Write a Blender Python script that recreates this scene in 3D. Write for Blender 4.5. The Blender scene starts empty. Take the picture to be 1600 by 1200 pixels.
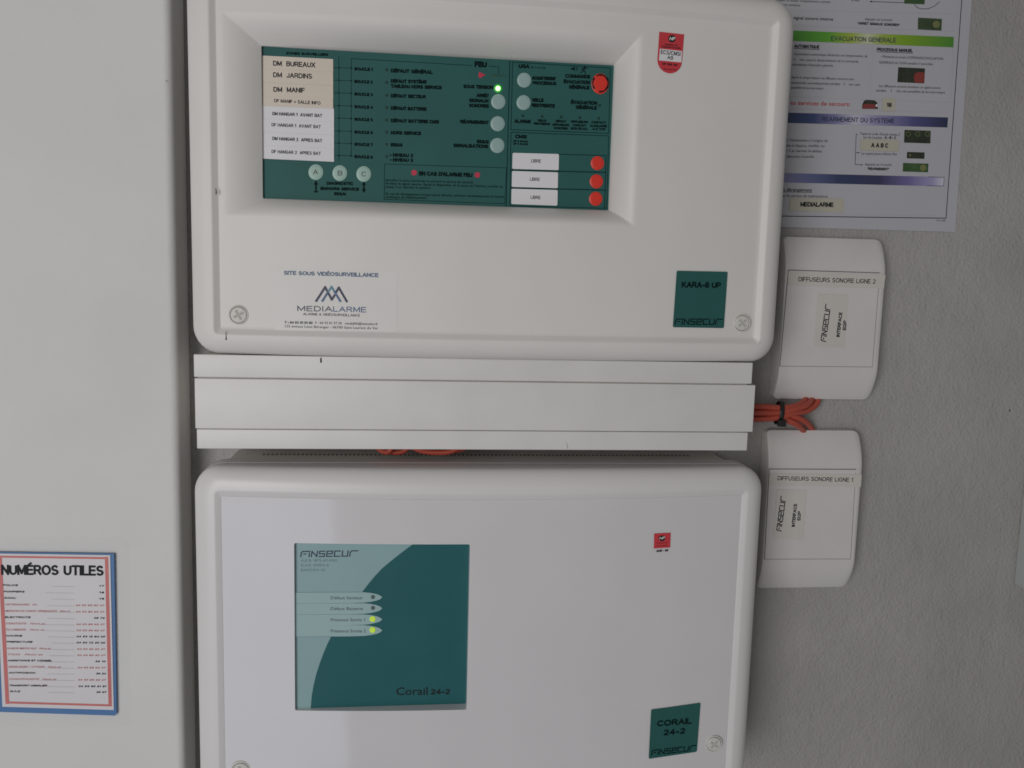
import bpy, math, random
from mathutils import Matrix, Vector
random.seed(7)
SC = bpy.context.scene
COL = SC.collection

# ------------------------------------------------------------------ camera
ROT = ((0.99373442, -0.02599598, -0.10870195),
       (0.01209731, 0.99187813, -0.12661532),
       (0.11111058, 0.124507, 0.98597791))      # rows: camera right / down / forward in (X, -Z, Y)
FOC, CAM = 1350.0, Vector((0.0, -0.76, 1.5))
cd = bpy.data.cameras.new('camera')
cd.sensor_width = 36.0
cd.lens = 36.0 * FOC / 1600.0
cd.clip_start, cd.clip_end = 0.01, 50.0
cam = bpy.data.objects.new('camera', cd)
COL.objects.link(cam)
r0, r1, r2 = ROT
cam.matrix_world = Matrix(((r0[0], -r1[0], -r2[0], CAM.x),
                           (r0[2], -r1[2], -r2[2], CAM.y),
                           (-r0[1], r1[1], r2[1], CAM.z),
                           (0, 0, 0, 1)))
SC.camera = cam
SC.cycles.pixel_filter_type = 'BLACKMAN_HARRIS'
SC.cycles.filter_width = 1.65

# ------------------------------------------------------------------ light: a dim room with a window to the left
W = bpy.data.worlds.new('World')
SC.world = W
W.use_nodes = True
bg = W.node_tree.nodes['Background']
bg.inputs['Color'].default_value = (1.0, 0.975, 0.97, 1)
bg.inputs['Strength'].default_value = 0.15


def area(name, loc, target, sx, sy, power, col):
    l = bpy.data.lights.new(name, 'AREA')
    l.shape, l.size, l.size_y, l.energy, l.color = 'RECTANGLE', sx, sy, power, col
    o = bpy.data.objects.new(name, l)
    COL.objects.link(o)
    o.location = loc
    o.rotation_euler = (Vector(target) - Vector(loc)).to_track_quat('-Z', 'Y').to_euler()
    return o


key = area('window_light', (-1.05, -2.0, 1.45), (0.05, 0.0, 1.40), 0.9, 1.2, 6.0, (1.0, 0.975, 0.955))
key.data.spread = math.radians(100)
area('floor_bounce_light', (-0.78, -1.30, 0.62), (-0.1, 0.0, 1.25), 0.9, 0.7, 1.75, (0.72, 0.80, 1.0))
SC.view_settings.view_transform = 'Standard'
SC.view_settings.look = 'None'
SC.view_settings.exposure = 0.15
SC.view_settings.gamma = 1.0


# ------------------------------------------------------------------ materials
def mat(name, col, rough=0.5, bump=0.0, scale=300.0, coarse=0.0, var=0.03, spec=0.5, emit=None, estr=0.0,
        vscale=25.0, dist=0.001):
    m = bpy.data.materials.new(name)
    m.use_nodes = True
    nt = m.node_tree
    b = nt.nodes['Principled BSDF']
    b.inputs['Roughness'].default_value = rough
    b.inputs['Specular IOR Level'].default_value = spec
    tc = nt.nodes.new('ShaderNodeTexCoord')
    n = nt.nodes.new('ShaderNodeTexNoise')
    n.inputs['Scale'].default_value = vscale
    n.inputs['Detail'].default_value = 5
    nt.links.new(tc.outputs['Object'], n.inputs['Vector'])
    cr = nt.nodes.new('ShaderNodeValToRGB')
    cr.color_ramp.elements[0].position, cr.color_ramp.elements[1].position = 0.3, 0.7
    cr.color_ramp.elements[0].color = tuple(c * (1 - var) for c in col) + (1,)
    cr.color_ramp.elements[1].color = tuple(min(1, c * (1 + var)) for c in col) + (1,)
    nt.links.new(n.outputs['Fac'], cr.inputs['Fac'])
    nt.links.new(cr.outputs['Color'], b.inputs['Base Color'])
    if bump > 0:
        f = nt.nodes.new('ShaderNodeTexNoise')
        f.inputs['Scale'].default_value = scale
        f.inputs['Detail'].default_value = 3
        nt.links.new(tc.outputs['Object'], f.inputs['Vector'])
        h = f.outputs['Fac']
        if coarse > 0:
            g = nt.nodes.new('ShaderNodeTexNoise')
            g.inputs['Scale'].default_value = scale * 0.22
            g.inputs['Detail'].default_value = 2
            nt.links.new(tc.outputs['Object'], g.inputs['Vector'])
            a = nt.nodes.new('ShaderNodeMath')
            a.operation = 'MULTIPLY_ADD'
            a.inputs[1].default_value = coarse
            nt.links.new(g.outputs['Fac'], a.inputs[0])
            nt.links.new(h, a.inputs[2])
            h = a.outputs[0]
        bp = nt.nodes.new('ShaderNodeBump')
        bp.inputs['Strength'].default_value = bump
        bp.inputs['Distance'].default_value = dist
        nt.links.new(h, bp.inputs['Height'])
        nt.links.new(bp.outputs['Normal'], b.inputs['Normal'])
    if emit:
        b.inputs['Emission Color'].default_value = emit + (1,)
        b.inputs['Emission Strength'].default_value = estr
    return m


def ramp_mat(name, stops, rough=0.45):
    """flat print that runs from colour to colour along the length of the band"""
    m = bpy.data.materials.new(name)
    m.use_nodes = True
    nt = m.node_tree
    b = nt.nodes['Principled BSDF']
    b.inputs['Roughness'].default_value = rough
    tc = nt.nodes.new('ShaderNodeTexCoord')
    sp = nt.nodes.new('ShaderNodeSeparateXYZ')
    cr = nt.nodes.new('ShaderNodeValToRGB')
    nt.links.new(tc.outputs['Generated'], sp.inputs[0])
    nt.links.new(sp.outputs['X'], cr.inputs['Fac'])
    nt.links.new(cr.outputs['Color'], b.inputs['Base Color'])
    e = cr.color_ramp.elements
    while len(e) < len(stops):
        e.new(0.5)
    for i, (p, c) in enumerate(stops):
        e[i].position = p
        e[i].color = c + (1,)
    return m


def lin(r, g, b, k=1.0):
    f = lambda v: (v / 255 / 12.92 if v / 255 <= 0.04045 else ((v / 255 + 0.055) / 1.055) ** 2.4) * k
    return (f(r), f(g), f(b))


M = {}
M['plastic'] = mat('cream_white_plastic', (0.70, 0.685, 0.66), 0.5, 0.06, 900, var=0.02, vscale=14)
M['gloss'] = mat('glossy_white_plastic', (0.655, 0.645, 0.655), 0.085, 0.006, 700, var=0.02, vscale=12, spec=0.85)
M['rim'] = mat('satin_white_plastic', (0.69, 0.678, 0.672), 0.36, 0.03, 700, var=0.02, vscale=12)
M['housing'] = mat('housing_white_plastic', (0.70, 0.68, 0.64), 0.45, 0.05, 800)
M['trunk'] = mat('trunking_white_plastic', (0.68, 0.672, 0.65), 0.42, 0.08, 500, var=0.035, vscale=22)
M['box'] = mat('interface_box_plastic', (0.63, 0.615, 0.605), 0.5, 0.08, 700)
M['wall'] = mat('rough_plaster', (0.378, 0.368, 0.356), 0.85, 0.62, 340, 1.2, 0.09, 0.2, vscale=9, dist=0.0024)
M['pillar'] = mat('smooth_painted_plaster', (0.69, 0.685, 0.665), 0.7, 0.32, 150, 0.8, 0.04, 0.25, vscale=7, dist=0.0006)
M['green'] = mat('dark_green_panel_film', (0.021, 0.106, 0.097), 0.55, 0.03, 900, var=0.05, spec=0.3)
M['teal'] = mat('dark_teal_panel_film', (0.019, 0.116, 0.126), 0.4, 0.03, 900, var=0.05, spec=0.3)
M['mint'] = mat('pale_mint_panel_film', (0.27, 0.42, 0.43), 0.4, 0.03, 900, var=0.03)
M['mint_pill'] = mat('pale_mint_raised_film', (0.33, 0.48, 0.485), 0.4, var=0.02)
M['button'] = mat('mint_membrane_button', (0.33, 0.49, 0.43), 0.42, var=0.03)
M['button_grey'] = mat('grey_mint_membrane_button', (0.29, 0.42, 0.40), 0.42, var=0.03)
M['red'] = mat('red_membrane_button', (0.68, 0.035, 0.02), 0.4, var=0.04)
M['pink'] = mat('magenta_red_print', (0.52, 0.03, 0.07), 0.5)
M['sticker_red'] = mat('red_certification_label', (0.58, 0.045, 0.06), 0.4, var=0.04)
M['ink'] = mat('black_print', (0.014, 0.018, 0.02), 0.7, spec=0.25)
M['ink_green'] = mat('dark_green_print', (0.002, 0.012, 0.012), 0.75, spec=0.12)
M['line_green'] = mat('thin_dark_green_line', (0.006, 0.036, 0.036), 0.75, spec=0.15)
M['ink_soft'] = mat('grey_print', (0.10, 0.10, 0.11), 0.6)
M['ink_pale'] = mat('pale_grey_print', (0.24, 0.24, 0.25), 0.6)
M['ink_slate'] = mat('slate_blue_print', (0.11, 0.17, 0.26), 0.5)
M['ink_navy'] = mat('navy_print', (0.03, 0.036, 0.085), 0.5)
M['ink_teal'] = mat('teal_blue_print', (0.09, 0.24, 0.32), 0.5)
M['ink_blue'] = mat('steel_blue_print', (0.06, 0.12, 0.26), 0.5)
M['ink_red'] = mat('red_print', (0.45, 0.05, 0.05), 0.5)
M['ink_red_soft'] = mat('soft_red_print', (0.50, 0.17, 0.17), 0.5)
M['ink_white'] = mat('white_print', (0.75, 0.74, 0.70), 0.5)
M['ink_olive'] = mat('olive_print', (0.02, 0.075, 0.03), 0.5)
M['groove'] = mat('groove_line', (0.17, 0.16, 0.15), 0.8)
M['dark'] = mat('dark_cavity', (0.02, 0.018, 0.016), 0.9)
M['dirt'] = mat('dirt_mark', (0.05, 0.045, 0.045), 0.9)
M['speck'] = mat('brown_speck', (0.48, 0.44, 0.40), 0.8)
M['beige'] = mat('aged_beige_label', (0.66, 0.585, 0.50), 0.45, var=0.03)
M['white_label'] = mat('white_paper_label', (0.72, 0.715, 0.735), 0.5, var=0.02)
M['film'] = mat('clear_film_label', (0.700, 0.688, 0.666), 0.49, var=0.015)
M['tape'] = mat('cream_tape_label', (0.60, 0.575, 0.53), 0.4, var=0.03)
M['tape_pale'] = mat('grey_cream_label', (0.60, 0.585, 0.545), 0.4, var=0.03)
M['poster'] = mat('laminated_paper', (0.455, 0.455, 0.49), 0.28, 0.05, 60, var=0.02, vscale=10)
M['poster_label'] = mat('cream_pasted_label', (0.46, 0.44, 0.365), 0.5)
M['rule'] = mat('pale_lilac_rule', (0.42, 0.41, 0.47), 0.5)
M['screw'] = mat('screw_plastic', (0.62, 0.61, 0.57), 0.42, var=0.03)
M['screw_cross'] = mat('darker_screw_slot', (0.44, 0.43, 0.40), 0.7)
M['cable'] = mat('orange_red_cable', (0.43, 0.07, 0.042), 0.45, 0.05, 300)
M['tie'] = mat('black_nylon_tie', (0.012, 0.012, 0.012), 0.45)
M['card_blue'] = mat('blue_card_board', (0.06, 0.17, 0.38), 0.45, var=0.04)
M['card_white'] = mat('white_card_sheet', (0.66, 0.64, 0.655), 0.4)
M['card_red'] = mat('red_card_border', (0.55, 0.15, 0.14), 0.45, var=0.08, vscale=60)
M['cabinet'] = mat('pale_grey_metal', (0.50, 0.53, 0.52), 0.4)
M['led_off'] = mat('unlit_indicator', (0.008, 0.042, 0.032), 0.3)
M['led_dark'] = mat('dark_indicator', (0.10, 0.12, 0.12), 0.3)
M['led_green'] = mat('lit_green_indicator', (0.2, 0.9, 0.2), 0.3, emit=(0.34, 1.0, 0.18), estr=6.0)
M['led_lime'] = mat('lit_lime_indicator', (0.45, 0.62, 0.08), 0.3, emit=(0.50, 0.68, 0.03), estr=0.32)
M['pic_dark'] = mat('dark_printed_picture', (0.028, 0.035, 0.022), 0.4, var=0.35, vscale=90)
M['pic_green'] = mat('green_printed_picture', (0.04, 0.09, 0.03), 0.4, var=0.3, vscale=90)
M['pic_olive'] = mat('olive_printed_picture', (0.045, 0.075, 0.035), 0.4, var=0.35, vscale=90)
M['pic_disc'] = mat('olive_yellow_disc', (0.17, 0.19, 0.07), 0.4)
M['pic_ring'] = mat('olive_ring', (0.10, 0.15, 0.05), 0.4)


def sleeve_mat():
    m = bpy.data.materials.new('clear_plastic_sleeve')
    m.use_nodes = True
    nt = m.node_tree
    nt.nodes.remove(nt.nodes['Principled BSDF'])
    out = nt.nodes['Material Output']
    t = nt.nodes.new('ShaderNodeBsdfTransparent')
    t.inputs[0].default_value = (0.985, 0.985, 0.985, 1)
    g = nt.nodes.new('ShaderNodeBsdfGlossy')
    g.inputs['Roughness'].default_value = 0.12
    mx = nt.nodes.new('ShaderNodeMixShader')
    mx.inputs[0].default_value = 0.025
    nt.links.new(t.outputs[0], mx.inputs[1])
    nt.links.new(g.outputs[0], mx.inputs[2])
    nt.links.new(mx.outputs[0], out.inputs['Surface'])
    return m


M['sleeve'] = sleeve_mat()


# ------------------------------------------------------------------ object helpers
def thing(name, loc, label, cat, group=None):
    o = bpy.data.objects.new(name, None)
    COL.objects.link(o)
    o.empty_display_size = 0.05
    o.location = loc
    o['label'], o['category'] = label, cat
    if group:
        o['group'] = group
    return o


def root_of(o):
    while o.parent:
        o = o.parent
    return o


def obj(name, verts, faces, m, parent=None, smooth=None, label=None, kind=None):
    base = root_of(parent).location if parent else Vector((0, 0, 0))
    me = bpy.data.meshes.new(name)
    me.from_pydata([tuple(Vector(v) - base) for v in verts], [], faces)
    me.materials.append(m)
    if smooth is not None:
        me.polygons.foreach_set('use_smooth', [True] * len(me.polygons))
        me.set_sharp_from_angle(angle=math.radians(smooth))
    me.update()
    o = bpy.data.objects.new(name, me)
    COL.objects.link(o)
    if parent:
        o.parent = parent
    if label:
        o['label'] = label
    if kind:
        o['kind'] = kind
    return o


def ray(px, py):
    a, b, c = px - 800.0, py - 600.0, FOC
    X = r0[0] * a + r1[0] * b + r2[0] * c
    D = r0[1] * a + r1[1] * b + r2[1] * c
    Y = r0[2] * a + r1[2] * b + r2[2] * c
    return X / Y, -D / Y                       # slope per metre of Y


def at(px, py, Y):
    """point of the vertical plane at depth Y that stands at this place of the photograph"""
    sx, sz = ray(px, py)
    t = Y - CAM.y
    return sx * t, CAM.z + sz * t


def flat(Y):
    return lambda x, z: Y


def on(px, py, S):
    Y = -0.08
    for _ in range(5):
        x, z = at(px, py, Y)
        Y = S(x, z)
    return at(px, py, Y)


def box(x0, x1, y0, y1, z0, z1, c=0.0):
    """chamfered box: verts, faces"""
    if c <= 0:
        v = [(x, y, z) for x in (x0, x1) for y in (y0, y1) for z in (z0, z1)]
        f = [(0, 1, 3, 2), (4, 6, 7, 5), (0, 4, 5, 1), (2, 3, 7, 6), (0, 2, 6, 4), (1, 5, 7, 3)]
        return v, f
    import bmesh
    bm = bmesh.new()
    bmesh.ops.create_cube(bm, size=1)
    for q in bm.verts:
        q.co = ((x0 + x1) / 2 + q.co.x * (x1 - x0), (y0 + y1) / 2 + q.co.y * (y1 - y0), (z0 + z1) / 2 + q.co.z * (z1 - z0))
    bmesh.ops.bevel(bm, geom=bm.edges[:], offset=c, segments=3, profile=0.5, affect='EDGES')
    bm.normal_update()
    v = [tuple(q.co) for q in bm.verts]
    f = [tuple(q.index for q in p.verts) for p in bm.faces]
    bm.free()
    return v, f


def merge(parts):
    V, F = [], []
    for v, f in parts:
        n = len(V)
        V += v
        F += [tuple(i + n for i in q) for q in f]
    return V, F


def slab_geo(pts, S, eps, th):
    """outline (x, z) points, counter-clockwise seen from the front, lying on surface S"""
    a = sum(p[0] * q[1] - q[0] * p[1] for p, q in zip(pts, pts[1:] + pts[:1]))
    if a < 0:
        pts = pts[::-1]
    n = len(pts)
    V = [(x, S(x, z) - eps - th, z) for x, z in pts] + [(x, S(x, z) - eps, z) for x, z in pts]
    F = [tuple(range(n))] + [(i, i + n, (i + 1) % n + n, (i + 1) % n) for i in range(n)]
    return V, F


def slab(name, px, S, m, parent, eps=0.0001, th=0.0002, label=None):
    V, F = slab_geo([on(x, y, S) for x, y in px], S, eps, th)
    return obj(name, V, F, m, parent, label=label)


def sheet(name, c, S, m, parent, eps=0.00008, th=0.00003, n=24):
    """thin flexible label that follows a curved surface; c = TL TR BR BL"""
    V, F = [], []
    for k, e in enumerate((eps + th, eps)):
        for i in range(n + 1):
            for p, q in ((c[0], c[1]), (c[3], c[2])):
                x, z = on(p[0] + (q[0] - p[0]) * i / n, p[1] + (q[1] - p[1]) * i / n, S)
                V.append((x, S(x, z) - e, z))
    o_ = 2 * (n + 1)
    for i in range(n):
        a = 2 * i
        F += [(a + 1, a + 3, a + 2, a), (a, a + 2, a + 2 + o_, a + o_), (a + 1, a + 1 + o_, a + 3 + o_, a + 3)]
    F += [(0, o_, o_ + 1, 1), (2 * n, 2 * n + 1, 2 * n + 1 + o_, 2 * n + o_)]
    return obj(name, V, F, m, parent)


def rq(c, r, n=4):
    """quad with rounded corners in picture measure; c = TL TR BR BL"""
    out = []
    for i in range(4):
        p, a, b = Vector(c[i]), Vector(c[i - 1]), Vector(c[(i + 1) % 4])
        u, w = (a - p).normalized(), (b - p).normalized()
        for k in range(n + 1):
            t = k / n
            q = p + u * r * (1 - t) ** 2 + w * r * t ** 2
            out.append(tuple(q))
    return out


def ell(cx, cy, rx, ry=None, n=28):
    ry = ry or rx
    return [(cx + rx * math.cos(2 * math.pi * i / n), cy + ry * math.sin(2 * math.pi * i / n)) for i in range(n)]


# lettering -----------------------------------------------------------
_fc = bpy.data.curves.new('lettering_source', 'FONT')
_fo = bpy.data.objects.new('lettering_source', _fc)
_fc.resolution_u = 2


def glyphs(s, bold):
    _fc.body = s
    _fc.offset = 0.012 if bold else 0.0
    me = _fo.to_mesh()
    V = [(v.co.x, v.co.y) for v in me.vertices]
    F = [tuple(p.vertices) for p in me.polygons]
    _fo.to_mesh_clear()
    return V, F


CAP = max(y for x, y in glyphs('H', False)[0])


def _arc(cx, cy, rx, ry, a0, a1, n=9):
    return [(cx + rx * math.cos(math.radians(a0 + (a1 - a0) * i / n)), cy + ry * math.sin(math.radians(a0 + (a1 - a0) * i / n))) for i in range(n + 1)]


_S = _arc(.33, .745, .29, .255, 25, 270) + _arc(.33, .245, .32, .245, 90, -155)
_E = [[(.58, 1), (0, 1), (0, 0), (.6, 0)], [(0, .52), (.54, .52)]]
SG = {'A': (.78, [[(0, 0), (.39, 1), (.78, 0)], [(.14, .34), (.64, .34)]]),
      'B': (.66, [[(0, .52), (.38, .52)] + _arc(.38, .76, .23, .24, -90, 90) + [(0, 1), (0, 0), (.4, 0)] + _arc(.4, .26, .26, .26, -90, 90)]),
      'C': (.76, [_arc(.42, .5, .42, .5, 42, 318, 16)]), 'D': (.7, [[(0, 0), (0, 1), (.3, 1)] + _arc(.3, .5, .4, .5, 90, -90) + [(0, 0)]]),
      'E': (.6, _E), 'F': (.56, [[(.56, 1), (0, 1), (0, 0)], [(0, .5), (.5, .5)]]),
      'G': (.8, [_arc(.42, .5, .42, .5, 42, 330, 16) + [(.8, .46), (.46, .46)]]), 'H': (.68, [[(0, 0), (0, 1)], [(.68, 0), (.68, 1)], [(0, .52), (.68, .52)]]),
      'I': (.0, [[(0, 0), (0, 1)]]), 'J': (.46, [[(.46, 1), (.46, .26)] + _arc(.23, .25, .23, .25, 0, -180)]),
      'K': (.68, [[(0, 0), (0, 1)], [(.62, 1), (0, .36)], [(.22, .58), (.68, 0)]]), 'L': (.54, [[(0, 1), (0, 0), (.54, 0)]]),
      'M': (.8, [[(0, 0), (0, 1), (.4, .12), (.8, 1), (.8, 0)]]), 'N': (.68, [[(0, 0), (0, 1), (.68, 0), (.68, 1)]]),
      'O': (.86, [_arc(.43, .5, .43, .5, 0, 360, 20)]), 'P': (.62, [[(0, 0), (0, 1), (.36, 1)] + _arc(.36, .72, .26, .28, 90, -90) + [(0, .44)]]),
      'Q': (.86, [_arc(.43, .5, .43, .5, 0, 360, 20), [(.5, .24), (.84, -.06)]]),
      'R': (.68, [[(0, 0), (0, 1), (.4, 1)] + _arc(.4, .74, .25, .26, 90, -90) + [(0, .48)], [(.38, .48), (.68, 0)]]),
      'S': (.66, [_S]), 'T': (.68, [[(0, 1), (.68, 1)], [(.34, 1), (.34, 0)]]), 'U': (.68, [[(0, 1), (0, .34)] + _arc(.34, .34, .34, .34, 180, 360) + [(.68, 1)]]),
      'V': (.74, [[(0, 1), (.37, 0), (.74, 1)]]), 'W': (1.06, [[(0, 1), (.26, 0), (.53, .95), (.8, 0), (1.06, 1)]]),
      'X': (.7, [[(0, 0), (.68, 1)], [(0, 1), (.7, 0)]]), 'Y': (.72, [[(0, 1), (.36, .46), (.72, 1)], [(.36, .46), (.36, 0)]]), 'Z': (.64, [[(0, 1), (.62, 1), (0, 0), (.64, 0)]]),
      '0': (.56, [_arc(.28, .5, .28, .5, 0, 360, 18)]), '1': (.28, [[(0, .76), (.26, 1), (.26, 0)]]),
      '2': (.56, [_arc(.28, .72, .27, .28, 160, -30) + [(0, 0), (.56, 0)]]), '3': (.56, [_arc(.26, .75, .25, .25, 150, -90) + _arc(.27, .26, .28, .26, 90, -150)]),
      '4': (.6, [[(.46, 0), (.46, 1), (0, .28), (.6, .28)]]), '5': (.56, [[(.5, 1), (.1, 1), (.04, .5)] + _arc(.27, .32, .28, .32, 130, -140)]),
      '6': (.56, [_arc(.28, .3, .27, .3, 0, 360, 16), [(.01, .34), (.1, .74), (.3, 1), (.5, .9)]]), '7': (.54, [[(0, 1), (.54, 1), (.2, 0)]]),
      '8': (.56, [_arc(.28, .76, .23, .24, 0, 360, 14), _arc(.28, .26, .28, .26, 0, 360, 14)]), '9': (.56, [_arc(.28, .7, .27, .3, 0, 360, 16), [(.55, .66), (.46, .26), (.26, 0), (.06, .1)]]),
      '-': (.32, [[(0, .38), (.32, .38)]]), '/': (.3, [[(0, -.05), (.3, 1.05)]]), '.': (.0, [[(0, 0), (0, .06)]]), ':': (.0, [[(0, 0), (0, .06)], [(0, .6), (0, .66)]]),
      "'": (.0, [[(0, .72), (0, 1)]]), '"': (.16, [[(0, .72), (0, 1)], [(.16, .72), (.16, 1)]]), '+': (.5, [[(0, .4), (.5, .4)], [(.25, .15), (.25, .65)]]),
      '&': (.72, [[(.7, 0), (.16, .74), (.2, .96), (.4, .98), (.46, .76), (.06, .36), (.06, .1), (.3, 0), (.52, .12), (.68, .42)]]),
      '•': (.14, [[(0, .42), (.14, .42)], [(.07, .34), (.07, .5)]]), ' ': (.22, [])}
SG['É'] = (.6, _E + [[(.22, 1.16), (.42, 1.32)]])
SG['È'] = (.6, _E + [[(.38, 1.16), (.18, 1.32)]])
SG['Ê'] = (.6, _E + [[(.14, 1.15), (.3, 1.3), (.46, 1.15)]])


class Ink:
    """flat print on surface S, gathered into one mesh per colour"""

    def __init__(self, S, eps=0.00012, wk=0.235):
        self.S, self.eps, self.V, self.F, self.cnt, self.wk = S, eps, [], [], 0, wk

    def _add(self, pts, faces):
        n = len(self.V)
        e = self.eps + (self.cnt % 9) * 1.5e-6
        self.cnt += 1
        self.V += [(x, self.S(x, z) - e, z) for x, z in pts]
        for f in faces:
            a = sum(pts[f[i]][0] * pts[f[(i + 1) % len(f)]][1] - pts[f[(i + 1) % len(f)]][0] * pts[f[i]][1] for i in range(len(f)))
            f = f if a > 0 else tuple(f[::-1])
            self.F.append(tuple(i + n for i in f))

    def poly(self, px):
        self._add([on(x, y, self.S) for x, y in px], [tuple(range(len(px)))])

    def line(self, px, w, close=False):
        p = [Vector(on(x, y, self.S)) for x, y in px]
        a = Vector(on(px[0][0] + 10, px[0][1], self.S))
        w = w * (a - p[0]).length / 10
        seg = list(zip(p, p[1:] + ([p[0]] if close else [])))
        if not close:
            seg = list(zip(p[:-1], p[1:]))
        for s, e in seg:
            d = (e - s)
            if d.length < 1e-9:
                continue
            d.normalize()
            n = Vector((-d.y, d.x)) * w / 2
            k = d * w / 2 * 0.9
            self._add([tuple(s - k + n), tuple(s - k - n), tuple(e + k - n), tuple(e + k + n)], [(0, 1, 2, 3)])

    def text(self, s, p0, p1, h, bold=False, slant=0.0):
        stroke = all(c in SG for c in s)
        V, F = ([(0, 0)], []) if stroke else glyphs(s, bold)
        A, B = Vector(on(*p0, self.S)), Vector(on(*p1, self.S))
        d = B - A
        wd = d.length
        d.normalize()
        up = Vector((-d.y, d.x))
        q = Vector(on(p0[0] + 10, p0[1], self.S))
        hh = h * (q - A).length / 10
        if stroke:
            pen, items = 0.0, []
            for c in s:
                gw, pls = SG[c]
                items += [[(pen + x, y) for x, y in pl] for pl in pls]
                pen += gw + 0.27
            pen -= 0.27
            wt = (self.wk if bold else 0.15) * hh
            sx = max(wd - wt, wd * .5) / max(pen, 0.3)
            A = A + d * wt / 2
            hs = hh - wt
            for pl in items:
                q_ = [A + d * (x * sx + slant * y * hs) + up * (wt / 2 + y * hs) for x, y in pl]
                for a, b in zip(q_[:-1], q_[1:]):
                    t = (b - a)
                    if t.length < 1e-9:
                        continue
                    t.normalize()
                    n_ = Vector((-t.y, t.x)) * wt / 2
                    k_ = t * wt * (0.18 if len(pl) > 6 else 0.46)
                    self._add([tuple(a - k_ + n_), tuple(a - k_ - n_), tuple(b + k_ - n_), tuple(b + k_ + n_)], [(0, 1, 2, 3)])
            return
        x0, x1 = min(v[0] for v in V), max(v[0] for v in V)
        pts = []
        for x, y in V:
            yy = y / CAP * hh
            p = A + d * ((x - x0) / (x1 - x0) * wd + slant * yy) + up * yy
            pts.append((p.x, p.y))
        self._add(pts, F)

    def ring(self, cx, cy, r, w, n=24):
        o, i = ell(cx, cy, r + w / 2, n=n), ell(cx, cy, r - w / 2, n=n)
        pts = [on(x, y, self.S) for x, y in o + i]
        self._add(pts, [(k, (k + 1) % n, (k + 1) % n + n, k + n) for k in range(n)])

    def logo(self, p0, p1, h, w=0.2, slant=0.12):
        """angular wide lettering r i n s e c u r"""
        st = [[(0, 0), (0, .7), (.15, 1), (.9, 1)], [(.35, .5), (.6, .5)], [(1.05, 0), (1.05, .62)], [(1.05, .92), (1.05, 1.02)],
              [(1.35, 0), (1.35, 1), (2.05, 0), (2.05, 1)], [(3.0, 1), (2.35, 1), (2.35, .52), (3.0, .52), (3.0, 0), (2.35, 0)],
              [(3.3, .5), (4.0, .5), (4.0, 1), (3.3, 1), (3.3, 0), (4.0, 0)], [(5.0, 1), (4.3, 1), (4.3, 0), (5.0, 0)],
              [(5.3, 1), (5.3, 0), (6.0, 0), (6.0, 1)], [(6.3, 0), (6.3, .7), (6.45, 1), (7.25, 1)]]
        A, B = Vector(on(*p0, self.S)), Vector(on(*p1, self.S))
        d = B - A
        sx = d.length / 7.25
        d.normalize()
        up = Vector((-d.y, d.x))
        q = Vector(on(p0[0] + 10, p0[1], self.S))
        sy = h * (q - A).length / 10
        wt = w * sy
        for pl in st:
            g = [A + d * (x * sx + slant * y * sy) + up * (y * sy) for x, y in pl]
            for s, e in zip(g[:-1], g[1:]):
                t = (e - s).normalized()
                n = Vector((-t.y, t.x)) * wt / 2
                k = t * wt / 2
                self._add([tuple(s - k + n), tuple(s - k - n), tuple(e + k - n), tuple(e + k + n)], [(0, 1, 2, 3)])

    def done(self, name, m, parent, label=None):
        return obj(name, self.V, self.F, m, parent, label=label)


def button(name, cx, cy, rx, ry, S, m, parent, th=0.0006, label=None):
    n = 28
    c = [on(x, y, S) for x, y in ell(cx, cy, rx, ry, n)]
    mx, mz = on(cx, cy, S)
    V, F = [], []
    prof = [(1.0, 0.00005), (1.0, th * .6), (0.93, th), (0.6, th * 1.12), (0.0, th * 1.15)]
    for k, (s, e) in enumerate(prof[:-1]):
        V += [(mx + (x - mx) * s, S(x, z) - e, mz + (z - mz) * s) for x, z in c]
    V.append((mx, S(mx, mz) - prof[-1][1], mz))
    L = len(prof) - 1
    for k in range(L - 1):
        for i in range(n):
            j = (i + 1) % n
            F.append((k * n + i, k * n + n + i, k * n + n + j, k * n + j))
    for i in range(n):
        F.append(((L - 1) * n + i, L * n, (L - 1) * n + (i + 1) % n))
    return obj(name, V, F, m, parent, smooth=40, label=label)


# rounded loops -------------------------------------------------------
NC, NX, NZ = 8, 22, 14


def rr(x0, z0, x1, z1, r):
    r = max(r, 1e-4)
    out = []
    cs = [(x0 + r, z0 + r, 180), (x1 - r, z0 + r, 270), (x1 - r, z1 - r, 0), (x0 + r, z1 - r, 90)]
    for k, (cx, cz, a0) in enumerate(cs):
        arc = [(cx + r * math.cos(math.radians(a0 + 90 * i / NC)), cz + r * math.sin(math.radians(a0 + 90 * i / NC))) for i in range(NC + 1)]
        out += arc
        nx_, nz_, na = cs[(k + 1) % 4]
        e = (nx_ + r * math.cos(math.radians(na)), nz_ + r * math.sin(math.radians(na)))
        s = arc[-1]
        m = NX if k % 2 == 0 else NZ
        out += [(s[0] + (e[0] - s[0]) * i / m, s[1] + (e[1] - s[1]) * i / m) for i in range(1, m)]
    return out


def bridge(loops):
    n = len(loops[0])
    V = [p for l in loops for p in l]
    F = []
    for k in range(len(loops) - 1):
        for i in range(n):
            j = (i + 1) % n
            F.append((k * n + i, k * n + j, (k + 1) * n + j, (k + 1) * n + i))
    return V, F


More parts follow.
